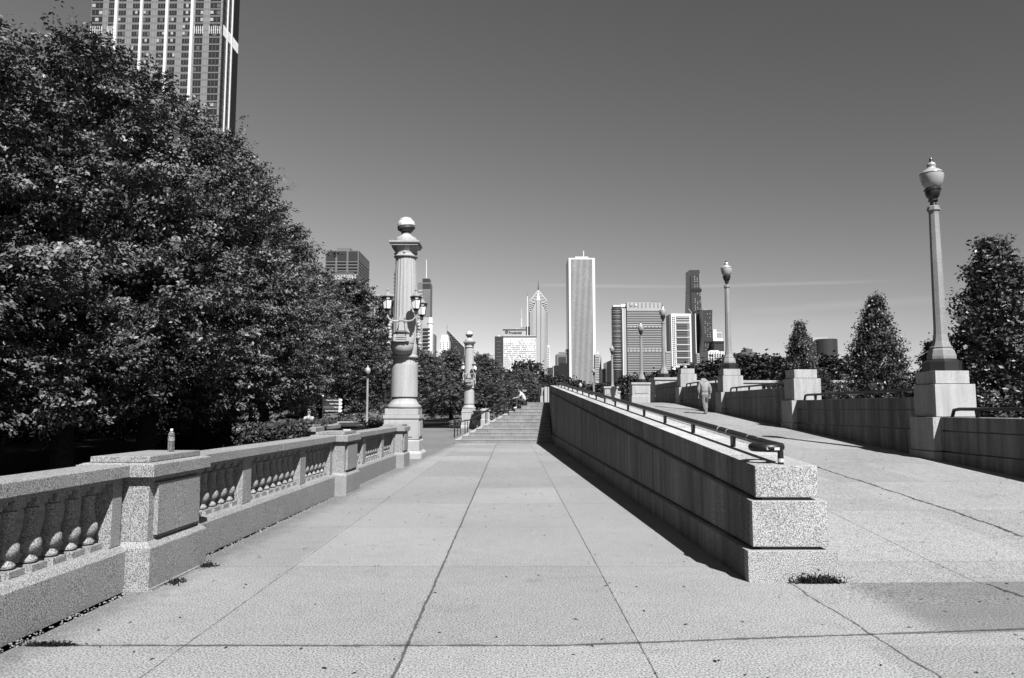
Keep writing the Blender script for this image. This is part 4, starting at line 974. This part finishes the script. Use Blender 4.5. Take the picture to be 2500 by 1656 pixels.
T, a, b, zt = tower('slim_tower', 'slim dark tower edge showing just left of the column shaft', 961, 978, 662, 1250, 30, F_MD)
for k in range(14): part(T, 'floor_line', F_DK, (a, b, 1249.6, 1250, Z(672+9*k, 1250), Z(669+9*k, 1250)))
T, a, b, zt = tower('low_block', 'flat roofed building with vertical piers behind the left lantern', 904, 963, 721, 520, 30, F_MD)
for k in range(8): x = a+(b-a)*(k+.5)/8; part(T, 'pier', F_LT, (x-.5, x+.3, 519.4, 520, 0, zt-.8))
part(T, 'roof_slab', F_LT, (a-.4, b+.4, 519.2, 550, zt-.6, zt+.5))
# 7 spired tower right of the column
Y = 1500; T, a, b, zt = tower('spired_tower', 'glass tower with setbacks and white spire directly right of the column', 1019, 1050, 690, Y, 40, F_MD)
part(T, 'crown', F_DK, (P(1031, 700, Y).x, P(1048.6, 700, Y).x, Y+2, Y+30, zt, Z(680, Y)))
part(T, 'dark_band', F_DK, (P(1032, 700, Y).x, b, Y-.5, Y, Z(705, Y), Z(693, Y)))
sp_ = P(1040.7, 680, Y+8); MB().lathe([(1.3, 0), (.8, Z(632.5, Y)-sp_.z)], 8, (sp_.x, Y+8, sp_.z)).build('spire', F_WH, T, world=True)
for k in range(16): part(T, 'floor_band', F_LT, (P(1021, 700, Y).x, P(1031, 700, Y).x, Y-.6, Y, Z(712+8*k, Y), Z(708+8*k, Y)))
for k in range(3): x = P(1035+5.5*k, 760, Y).x; part(T, 'lit_strip', F_G2, (x, x+1.6, Y-.6, Y, 0, Z(708, Y)))
T, a, b, zt = tower('corner_tower', 'white round cornered building with balconies right of the lanterns', 1030, 1050, 775, 760, 22, F_LT)
MB().lathe([(3.1, 0), (3.1, Z(790, 760)), (3.6, Z(790, 760)), (3.6, Z(787, 760)), (3.0, Z(787, 760)), (3.0, Z(775, 760))], 18, (P(1049.5, 800, 760).x, 762, 0)).build('round_corner', F_WH, T, world=True, smooth=True)
for k in range(7): part(T, 'balcony', F_DK, (a+1, b, 758.8, 760, Z(806+9*k, 760), Z(802+9*k, 760)))
T, a, b, zt = tower('grey_block', 'grey block right of the round cornered building', 1050, 1060.5, 816, 900, 25, F_MD)
for k in range(8): part(T, 'floor_line', F_LT, (a, b, 899.7, 900, Z(824+6*k, 900), Z(822.8+6*k, 900)))
T, a, b, zt = tower('white_hotel', 'small white stone tower with dotted windows left of the slanted roof', 1073.5, 1096, 830, 850, 22, F_WH)
part(T, 'upper_block', F_WH, (P(1077, 830, 850).x, P(1094.5, 830, 850).x, 851, 868, zt, Z(819, 850)))
for k in range(4): x = P(1078+4.6*k, 830, 850).x; part(T, 'crest', F_WH, (x, x+.9, 851, 853, Z(819, 850), Z(816, 850)))
for i in range(3):
    for k in range(4): x = P((1074.5, 1081.5, 1092)[i], 840, 850).x; part(T, 'window', F_BK, (x, x+.8, 849.7, 850, Z(838+4.6*k, 850), Z(836+4.6*k, 850)))
Y = 1100; T = thing('slanted_tower', 'dark glass tower with steep diagonal roof and needle left of the far column', 'building', (P(1110, 850, Y).x, Y, 0))
q = [P(1091.5, 805, Y), P(1133, 848, Y), P(1133, 930, Y), P(1091.5, 930, Y)]
MB().poly([(p.x, p.z) for p in q], Y, Y+30).build('wall', F_DK, T, world=True)
def ribbon(T, p, q_, r, mat, n): MB().tube([p, q_], r, 6).build(n, mat, T, world=True)
ribbon(T, q[0]+Vector((0, -.5, 0)), q[1]+Vector((0, -.5, 0)), .45, F_LT, 'roof_edge'); ribbon(T, q[0]+Vector((.6, -.5, -1)), P(1106, 838, Y-.5), .25, F_MD, 'seam')
ribbon(T, q[0]+Vector((-.2, -.5, 0)), P(1090.3, 822, Y-.5), .7, F_LT, 'left_edge')
for k in range(4): ribbon(T, P(1103+3*k, 822+5*k, Y-.5), P(1108+5*k, 822+5*k, Y-.5), .25, F_MD, 'floor_line')
ribbon(T, q[0], P(1091.5, 793, Y), .25, F_DK, 'needle')
# central cluster
T, a, b, zt = tower('dark_slab_tower', 'dark slab tower left of the white punched window block', 1207.8, 1228.5, 821.5, 900, 25, F_DK)
MB().sphere(((a+b)/2, 905, zt), 1.6, 10, 6).build('radar_dome', F_WH, T, world=True)
for k in range(6): part(T, 'dim_floor', F_MD, (a+2+k % 2, b-3, 899.7, 900, Z(835+9*k, 900), Z(834+9*k, 900)))
Y = 950; T, a, b, zt = tower('insurance_block', 'white block of small square windows with a name on its roof storey', 1228.5, 1309.7, 819, Y, 30, F_WH)
part(T, 'roof_band', F_MD, (a, b, Y-.4, Y, Z(824, Y), Z(820, Y)))
part(T, 'roof_storey', F_LT, (P(1227, 810, Y+6).x, P(1284, 810, Y+6).x, Y+6, Y+28, zt, Z(802, Y+6)))
part(T, 'roof_edge', F_DK, (P(1227, 810, Y+6).x, P(1284, 810, Y+6).x, Y+5.4, Y+6, Z(805, Y), Z(803, Y)))
part(T, 'dark_penthouse', F_DK, (P(1284.2, 810, Y+7).x, P(1293, 810, Y+7).x, Y+7, Y+26, zt, Z(796, Y)))
part(T, 'penthouse_top', F_MD, (P(1271, 810, Y+9).x, P(1293, 810, Y+9).x, Y+9, Y+24, Z(802, Y), Z(798, Y)))
text('Prudential', 'lettering', F_DK, T, (P(1242, 810, Y+5).x-T.location.x, 5.3, Z(814.5, Y+5)), 4.1, ext=.15, sx=1.02)
cx = P(1236.8, 811, Y+5.5); MB().tube([(cx.x+1.6*math.cos(t_), Y+5.4, cx.z+1.6*math.sin(t_)) for t_ in [2*PI*i/16 for i in range(16)]], .35, 5, closed=True).build('round_emblem', F_DK, T, world=True)
MB().poly([(cx.x-.9, cx.z-.9), (cx.x+.9, cx.z-.9), (cx.x+.3, cx.z+.9)], Y+5.2, Y+5.6).build('round_emblem', F_MD, T, world=True)
m = MB(); rg = random.Random(5)
for r_ in range(16):
    for c_ in range(30):
        if rg.random() < (.75 if r_ not in (0, 1) else .25): x = a+1+(b-a-2)*c_/29.5; z = Z(830+4.7*r_, Y); m.box(x, x+.65, Y-.25, Y, z-.6, z+.5)
o = m.build('window', F_BK, T, world=True); o['kind'] = 'stuff'
part(T, 'antenna', F_WH, (P(1287.2, 800, Y-1).x, P(1289, 800, Y-1).x, Y+5, Y+6, zt, Z(722, Y))); part(T, 'antenna_tip', F_DK, (P(1287.9, 800, Y-1).x, P(1288.5, 800, Y-1).x, Y+5.3, Y+5.7, Z(722, Y), Z(714, Y)))
part(T, 'small_antenna', F_WH, (P(1272.8, 800, Y).x, P(1274.6, 800, Y).x, Y+12, Y+13, Z(798, Y), Z(775, Y)), (P(1273.6, 800, Y).x, P(1274.3, 800, Y).x, Y+12, Y+13, Z(775, Y), Z(751, Y)))
for u_ in (1262, 1272): MB().sphere((P(u_, 800, Y+8).x, Y+12, Z(801, Y)), 1.4, 8, 6).build('dish', F_WH, T, world=True)
# chevron tower
Y = 1050; T = thing('chevron_tower', 'ribbed tower with stepped chevron pyramid crown and needle spire', 'building', (P(1314.5, 900, Y).x, Y, 0))
xl, xr, xc = P(1293, 800, Y).x, P(1336, 800, Y).x, P(1314.5, 800, Y).x
zsd, zap = Z(754, Y), Z(709, Y); hw = (xr-xl)/2; zm = Z(736, Y)
MB().poly([(xl, -1), (xr, -1), (xr, zm), (xc, zap), (xl, zm)], Y, Y+25).build('wall', F_DK, T, world=True)
part(T, 'centre_bay', F_LT, (xc-2.6, xc+2.6, Y-1.2, Y, 0, Z(733, Y)))
for k in range(5):          # ribs with sloping chevrons
    o_ = 3.9+k*1.75; zt_ = zsd+(5-k)*2.7
    for s in (-1, 1):
        part(T, 'rib', F_WH, (xc+s*o_-.42, xc+s*o_+.42, Y-.9, Y, 0, Z(738, Y)-k*3.1))
        if True:
            z0 = Z(738, Y)-k*3.1
            MB().hexa([(xc+s*o_, Y-.9, z0-1.0), (xc+s*(hw+.2), Y-.9, z0-1.0-(hw-o_)*.18), (xc+s*(hw+.2), Y, z0-1.0-(hw-o_)*.18), (xc+s*o_, Y, z0-1.0), (xc+s*o_, Y-.9, z0), (xc+s*(hw+.2), Y-.9, z0-(hw-o_)*.18), (xc+s*(hw+.2), Y, z0-(hw-o_)*.18), (xc+s*o_, Y, z0)]).build('chevron', F_WH, T, world=True)
for k in range(7):
    z0 = Z(738, Y)+1.6+k*2.1; ww = hw*(1-(z0-zm)/(zap-zm)) if z0 > zm else hw
    for s in (-1, 1):
        if ww > 1.2: MB().hexa([(xc+s*.6, Y-.9, z0+.1), (xc+s*ww, Y-.9, z0-ww*.16), (xc+s*ww, Y, z0-ww*.16), (xc+s*.6, Y, z0+.1), (xc+s*.6, Y-.9, z0+1.0), (xc+s*ww, Y-.9, z0+.9-ww*.16), (xc+s*ww, Y, z0+.9-ww*.16), (xc+s*.6, Y, z0+1.0)]).build('chevron', F_WH, T, world=True)
for s in (-1, 1): MB().tube([(xc+s*hw, Y-.5, zm), (xc, Y-.5, zap)], .55, 6).build('roof_edge', F_WH, T, world=True)
MB().poly([(xc-2.6, Z(733, Y)), (xc+2.6, Z(733, Y)), (xc+.4, zap-1), (xc-.4, zap-1)], Y-1.3, Y-.1).build('crown_wedge', F_WH, T, world=True)
MB().lathe([(1.0, zap-1), (.6, zap+4), (.15, Z(685, Y))], 6, (xc, Y+1, 0)).build('spire', F_DK, T, world=True)
T, a, b, zt = tower('thin_white_tower', 'thin white tower edge right of the chevron tower', 1336.3, 1341.5, 843, 1300, 20, F_WH)
for k in range(9): part(T, 'window', F_DK, (a+1.2, b-1.2, 1299.6, 1300, Z(852+5.5*k, 1300), Z(849+5.5*k, 1300)))
T, a, b, zt = tower('small_block', 'small dark block above the bushes right of the chevron tower', 1337, 1349.5, 899, 700, 20, F_DK)
part(T, 'roof_line', F_MD, (a-.3, b+.3, 699.6, 720, zt, zt+.5))
T, a, b, zt = tower('grey_topped_block', 'grey office block with open roof frame left of the white ribbed tower', 1359, 1384, 865, 800, 25, F_MD)
part(T, 'roof_frame', F_LT, (P(1365, 865, 800).x, P(1384, 865, 800).x, 801, 815, Z(861, 800), Z(859.5, 800)), (P(1365, 865, 800).x, P(1366, 865, 800).x, 801, 802, zt, Z(860, 800)), (P(1376, 865, 800).x, P(1376.6, 865, 800).x, 801, 802, zt, Z(860, 800)))
part(T, 'window_field', F_DK, (a+2, b-1, 799.7, 800, Z(886, 800), Z(872, 800)))
T, a, b, zt = tower('black_block', 'low black block below the grey office block', 1352, 1386, 893, 760, 25, F_BK)
part(T, 'raised_part', F_BK, (P(1364, 865, 760).x, b, 760.5, 784, zt, Z(887, 760))); part(T, 'white_edge', F_LT, (a-.6, a, 759.8, 784, 0, zt-.2))
T, a, b, zt = tower('dark_edge_tower', 'narrow dark tower touching the left side of the white ribbed tower', 1382.5, 1389, 854, 1500, 30, F_BK)
part(T, 'roof_line', F_DK, (a, b, 1499, 1530, zt, zt+1))
# white ribbed tower
Y = 1600; T, a, b, zt = tower('ribbed_tower', 'tallest white tower of fine vertical ribs in the centre of the skyline', 1388.6, 1453, 630, Y, 58, F_WH)
part(T, 'shadow_side', F_DK, (a-1.8, a, Y+1.2, Y+56, 0, zt-4))  # dark facade strip paints the shade on the white tower's left face
n = 18; xa = P(1396, 780, Y).x; xb = P(1446, 780, Y).x
for i in range(n): x = xa+(xb-xa)*i/(n-1); part(T, 'window_strip', F_BK, (x-.78, x+.78, Y-.3, Y, 5, Z(633.5, Y)))
m = MB(); rg = random.Random(8)
for i in range(140): x = xa+(xb-xa)*rg.randrange(n)/(n-1); z = rg.choice([40, 80, 95, 150, 200, 210, 265, 280])+rg.randrange(0, 12)*3.3; m.box(x-.6, x+.6, Y-.5, Y-.2, z, z+1.6)
o = m.build('lit_window', F_MD, T, world=True); o['kind'] = 'stuff'
part(T, 'penthouse', F_WH, (P(1405, 628, Y).x, P(1437, 628, Y).x, Y+8, Y+40, zt, Z(625, Y)))
part(T, 'antenna', F_WH, (P(1426.2, 620, Y).x, P(1428, 620, Y).x, Y+20, Y+22, Z(626, Y), Z(608, Y)))
for i in range(7): x = P(1407+4*i, 625, Y).x; part(T, 'mast', F_DK, (x, x+.3, Y+12, Y+12.4, Z(625, Y), Z(622, Y)))
# right of it
T, a, b, zt = tower('pointed_tower', 'small pale tower with tiny pointed roof right of the white ribbed tower', 1453.3, 1467.5, 865, 1300, 25, F_LT)
xm = P(1459.5, 860, 1300).x; MB().poly([(xm-2.6, zt), (xm+2.6, zt), (xm, Z(855.5, 1300))], 1303, 1309).build('roof', F_WH, T, world=True)
MB().poly([(xm+1.5, 0), (b+.3, 0), (b+.3, Z(870, 1300)), (xm+4.5, Z(884, 1300)), (xm+2.5, Z(900, 1300))], 1299, 1300).build('dark_side', F_BK, T, world=True)
for k in range(10): part(T, 'window_row', F_MD, (a+1, xm+2, 1299.6, 1300, Z(874+6*k, 1300), Z(871.5+6*k, 1300)))
T, a, b, zt = tower('striped_low_block', 'small white topped striped block between two dark blocks', 1470.5, 1481, 903, 800, 20, F_MD)
part(T, 'roof', F_WH, (a, b, 799.5, 815, zt, zt+1.2)); bands(T, 'floor_band', F_LT, a, b, 800, [Z(910+5*k, 800) for k in range(5)], .8)
T, a, b, zt = tower('black_slab', 'black slab with slanted top left of the striped tower', 1481.5, 1493, 884, 780, 30, F_BK)
MB().poly([(a, zt), (b, zt), (b, Z(879.5, 780))], 780, 809).build('slanted_top', F_BK, T, world=True)
# balconied rounded tower + striped tower
Y = 1000; T = thing('balconied_tower', 'dark rounded tower with thin balcony rings at the left of the striped tower', 'building', (P(1507, 900, Y).x, Y+6, 0))
xc = P(1507.5, 850, Y).x; rr = P(1519, 850, Y).x-xc
MB().lathe([(rr, 0), (rr, Z(749, Y))], 24, (xc, Y+rr, 0)).build('wall', F_DK, T, world=True, smooth=True)
for k in range(38): z = Z(755+4.0*k, Y); MB().lathe([(rr+.7, z), (rr+.7, z+.65)], 24, (xc, Y+rr, 0)).build('balcony_ring', F_LT if k % 3 else F_MD, T, world=True, smooth=True)
part(T, 'penthouse', F_WH, (P(1498, 750, Y).x, P(1515, 750, Y).x, Y+4, Y+14, Z(749, Y), Z(744, Y)), (P(1516, 750, Y).x, P(1531, 750, Y).x, Y+4, Y+14, Z(749, Y), Z(741.5, Y)))
T, a, b, zt = tower('striped_tower', 'broad tower of light horizontal stripes with two white emblems on its top', 1531, 1619, 755, Y, 35, F_LT)
part(T, 'left_wing', F_LT, (P(1521, 800, Y).x, a-1.2, Y+1, Y+30, 0, Z(753, Y))); part(T, 'white_edge', F_WH, (P(1519.8, 800, Y).x, P(1521.6, 800, Y).x, Y+.4, Y+2, 0, Z(753, Y))); part(T, 'dark_slot', F_BK, (a-1.2, a, Y+3, Y+30, 0, Z(748, Y)))
part(T, 'dark_wing', F_DK, (P(1516.5, 800, Y).x, P(1519.8, 800, Y).x, Y+1, Y+30, 0, Z(756, Y)))
part(T, 'crown', F_LT, (a, P(1613.5, 750, Y).x, Y, Y+25, zt, Z(738.5, Y))); part(T, 'crown_step', F_MD, (P(1592, 750, Y).x, P(1612, 750, Y).x, Y+2, Y+20, Z(738.5, Y), Z(736, Y)))
for k in range(8): x = P(1537+9.8*k, 750, Y).x; part(T, 'crown_slot', F_MD, (x, x+1.1, Y-.3, Y, Z(752, Y), Z(740, Y)))
ex = P(1543, 745, Y); m = MB().box(ex.x-1.9, ex.x+1.9, Y-.9, Y-.5, ex.z-.75, ex.z+.75).box(ex.x-.75, ex.x+.75, Y-.9, Y-.45, ex.z-1.9, ex.z+1.9); m.lathe([(1.75, 0), (1.75, .3)], 4, (0, 0, 0)) if False else None
m.build('cross_emblem', F_WH, T, world=True)
ex = P(1553, 745, Y); MB().poly([(ex.x-1.5, ex.z+1.7), (ex.x-1.5, ex.z-.2), (ex.x-.8, ex.z-1.3), (ex.x, ex.z-2), (ex.x+.8, ex.z-1.3), (ex.x+1.5, ex.z-.2), (ex.x+1.5, ex.z+1.7), (ex.x, ex.z+1.3)], Y-.9, Y-.5).build('shield_emblem', F_WH, T, world=True)
zf = []; v_ = 760.0
while v_ < 935:
    if not (793 < v_ < 800) and not (848 < v_ < 860): zf.append(v_)
    v_ += 4.25
for v_ in zf:
    z = Z(v_, Y); part(T, 'window_band', F_GL, (a, b-.6 if v_ > 775 else P(1614, 800, Y).x, Y-.3, Y, z-.55, z+.45))
for k in range(9):
    x = P(1536+9.0*k, 850, Y).x
    part(T, 'framed_bay', F_MD, (x, x+.9, Y-.4, Y, Z(799, Y), Z(794, Y)), (x, x+.9, Y-.4, Y, Z(859, Y), Z(849, Y)))
for v_ in (794, 799.5, 848.5, 853.5, 859): part(T, 'mechanical_line', F_GL, (a, b, Y-.3, Y, Z(v_+.9, Y), Z(v_, Y)))
T, a, b, zt = tower('balcony_slab', 'small striped building between the striped tower and the white gridded tower', 1626, 1638, 861, 900, 20, F_MD)
bands(T, 'balcony', F_LT, a, b, 900, [Z(866+4.6*k, 900) for k in range(12)], 1.0); part(T, 'roof', F_WH, (a, b, 899, 915, zt, zt+1))
# white gridded tower
Y = 1030; T, a, b, zt = tower('gridded_tower', 'white framed gridded tower with a crane on its roof', 1638.5, 1688, 766, Y, 26, F_WH)
part(T, 'glass_field', F_GL, (P(1652, 850, Y).x, P(1680, 850, Y).x, Y-.2, Y, Z(892, Y), Z(789, Y))); part(T, 'glass_right', F_MD, (P(1679, 850, Y).x, P(1685, 850, Y).x, Y-.25, Y, Z(892, Y), Z(789, Y)))
part(T, 'upper_glass', F_GL, (P(1652, 850, Y).x, P(1684.5, 850, Y).x, Y-.2, Y, Z(787, Y), Z(773, Y)))
for v_ in (775.5, 780, 784): part(T, 'floor_line', F_WH, (P(1652, 850, Y).x, P(1685, 850, Y).x, Y-.5, Y-.2, Z(v_+1.2, Y), Z(v_, Y)))
for v_ in (788, 806, 823, 841, 857, 873, 889): part(T, 'frame_bar', F_WH, (P(1651, 850, Y).x, P(1685.5, 850, Y).x, Y-.8, Y-.2, Z(v_+1.6, Y), Z(v_, Y)))
for v_ in range(791, 890, 4): part(T, 'dim_band', F_MD, (P(1653, 850, Y).x, P(1679, 850, Y).x, Y-.4, Y-.2, Z(v_+1.3, Y), Z(v_, Y)))
for k in range(26):
    v_ = 774+4.7*k
    for q_ in range(2):
        x = P(1642.5+4.0*q_, 850, Y).x; 
        part(T, 'window', F_GL, (x, x+1.35, Y-.3, Y, Z(v_+2.7, Y), Z(v_, Y)))
part(T, 'dark_side_wing', F_DK, (b, P(1700, 850, Y).x, Y+2, Y+25, 0, Z(766, Y))); part(T, 'white_side_edge', F_WH, (P(1699.4, 850, Y).x, P(1701.2, 850, Y).x, Y+1.5, Y+2.5, 0, Z(765.5, Y)))
part(T, 'grey_left_edge', F_MD, (P(1636.5, 850, Y).x, a, Y+2, Y+25, 0, Z(767, Y)))
cr = MB().tube([P(1681, 754, Y+3), P(1688, 764, Y+3), P(1690, 767, Y+3)], .35, 5); cr.build('crane', F_WH, T, world=True); part(T, 'roof_kit', F_LT, (P(1643, 766, Y).x, P(1653, 766, Y).x, Y+5, Y+12, zt, zt+1.3))
# wavy dark towers
Y = 1200
def wavy(name, label, u0, u1, vt, Y, amp, ph, mat):
    T = thing(name, label, 'building', (P((u0+u1)/2, 900, Y).x, Y, 0)); zt = Z(vt, Y); L = []; Rr = []
    nz = 26
    for i in range(nz+1):
        z = zt*i/nz; v_ = amp*math.sin(z/zt*PI*3.2+ph); L.append((P(u0, 850, Y).x-v_, z)); Rr.append((P(u1, 850, Y).x+v_*.8, z))
    MB().poly(L[::-1]+Rr, Y, Y+28).build('wall', mat, T, world=True); return T, zt
F_VI = fac('blue_grey_glass', .036, .3, .5)
T, zt = wavy('wavy_tower', 'tallest dark wavy glass tower behind the white gridded tower', 1686, 1714, 659.5, Y, 1.2, 1.2, F_VI)
part(T, 'dark_band', F_BK, (P(1686.6, 700, Y).x, P(1712.6, 700, Y).x, Y-.4, Y, Z(713, Y), Z(705, Y))); part(T, 'dark_left', F_BK, (P(1685.4, 750, Y).x, P(1688.5, 750, Y).x, Y-.3, Y, 0, Z(674, Y)))
rg = random.Random(2)
m = MB()
for r_ in range(22):
    for k in range(3):
        if rg.random() < .75:
            x = P(1696+6*k, 720, Y).x; v_ = 670+r_*4.2
            if 703 < v_ < 714: continue
            m.box(x, x+1.2, Y-.3, Y, Z(v_+2.0, Y), Z(v_, Y))
m.build('lit_windows', F_LT, T, world=True)
T, zt = wavy('wavy_tower', 'lower middle dark wavy glass tower against the tallest wavy tower', 1701.5, 1717.5, 757.5, Y-30, .8, .4, F_VI)
part(T, 'dark_seam', F_BK, (P(1716.2, 800, Y-30).x, P(1718, 800, Y-30).x, Y-31, Y-29, 0, zt)); part(T, 'dark_band', F_BK, (P(1702, 800, Y-30).x, P(1717, 800, Y-30).x, Y-30.5, Y-30, Z(839, Y-30), Z(833, Y-30))); part(T, 'dark_top', F_BK, (P(1702.5, 800, Y-30).x, P(1717, 800, Y-30).x, Y-30.5, Y-30, zt-2, zt))
T, zt = wavy('wavy_tower', 'right dark wavy glass tower with small lit windows', 1718, 1741.5, 757, Y-60, .9, 2.6, F_VI)
part(T, 'dark_band', F_BK, (P(1718, 800, Y-60).x, P(1742, 800, Y-60).x, Y-60.5, Y-60, Z(839, Y-60), Z(833.5, Y-60))); part(T, 'rooftop_kit', F_LT, (P(1720, 800, Y-60).x, P(1730, 800, Y-60).x, Y-55, Y-50, zt, zt+1.5))
m = MB()
for r_ in range(24):
    for k in range(3):
        if rg.random() < .5: x = P(1720+6*k+rg.random(), 800, Y-60).x; v_ = 766+r_*4.6; m.box(x, x+1.2, Y-60.3, Y-60, Z(v_+1.6, Y-60), Z(v_, Y-60))
m.build('lit_windows', F_LT, T, world=True)
T, a, b, zt = tower('dark_podium_tower', 'lowest dark glass block right of the wavy towers', 1742.5, 1768, 833, Y-80, 20, F_VI)
part(T, 'dark_band', F_BK, (a, b, Y-80.4, Y-80, Z(839, Y-80), zt)); part(T, 'dark_seam', F_BK, (a, a+1, Y-80.6, Y-80, 0, zt))
T, a, b, zt = tower('stepped_white_tower', 'white stepped apartment tower behind the dark wavy towers', 1741.8, 1766, 826, 1500, 20, F_WH)
part(T, 'upper_step', F_WH, (P(1750, 826, 1500).x, P(1763, 826, 1500).x, 1501, 1518, zt, Z(811, 1500))); part(T, 'top_step', F_WH, (a, P(1750, 826, 1500).x, 1501, 1518, zt, Z(804.5, 1500)))
for k in range(5): x = P(1751+2.4*k, 826, 1500).x; part(T, 'window_strip', F_MD, (x, x+1.1, 1500.6, 1501, Z(825, 1500), Z(812.5, 1500)))
T, a, b, zt = tower('white_apartment_block', 'low white apartment block with balconies left of the lamp behind the walking man', 1729, 1769, 858, 700, 20, F_WH)
part(T, 'roof_block', F_WH, (P(1735, 855, 700).x, P(1757, 855, 700).x, 703, 715, zt, Z(855, 700)))
for k in range(6): x0_ = a+1; bandz = Z(866+4.6*k, 700); part(T, 'window_band', F_DK, (x0_, b-1, 699.7, 700, bandz-.55, bandz+.45))
for k in range(7): x = a+(b-a)*k/6.5; part(T, 'pier', F_WH, (x, x+.7, 699.2, 700, 0, zt))
T, a, b, zt = tower('pale_strip_block', 'narrow pale block at the foot of the gridded tower', 1701.5, 1708, 863, 720, 15, F_LT)
bands(T, 'window_band', F_DK, a+.4, b-.4, 720, [Z(868+5*k, 720) for k in range(6)], .6)
# far right blocks
T, a, b, zt = tower('hospital_block', 'dim stepped block above the trees between lamp and first conical tree', 1811.5, 1849, 860, 600, 20, F_BR)
part(T, 'upper_block', F_BR, (P(1824, 855, 600).x, P(1839, 855, 600).x, 602, 616, zt, Z(851.7, 600))); part(T, 'vent', F_BR, (P(1826, 855, 600).x, P(1832, 855, 600).x, 603, 612, Z(851.7, 600), Z(850, 600)))
T, a, b, zt = tower('dark_round_block', 'dark block with pale rounded penthouse right of the first conical tree', 1990, 2045, 833, 500, 20, F_DK)
MB().lathe([(7.2, 0), (7.2, Z(829, 500))], 24, (P(2019, 850, 500).x, 501, 0)).build('round_bay', F_DK, T, world=True, smooth=True)
part(T, 'penthouse', F_LT, (P(1990, 825, 500).x, P(2028, 825, 500).x, 504, 514, zt, Z(822, 500)))
for k in range(7): part(T, 'window_band', F_BR, (a, b, 499.6, 500, Z(840+5*k, 500), Z(838+5*k, 500)))
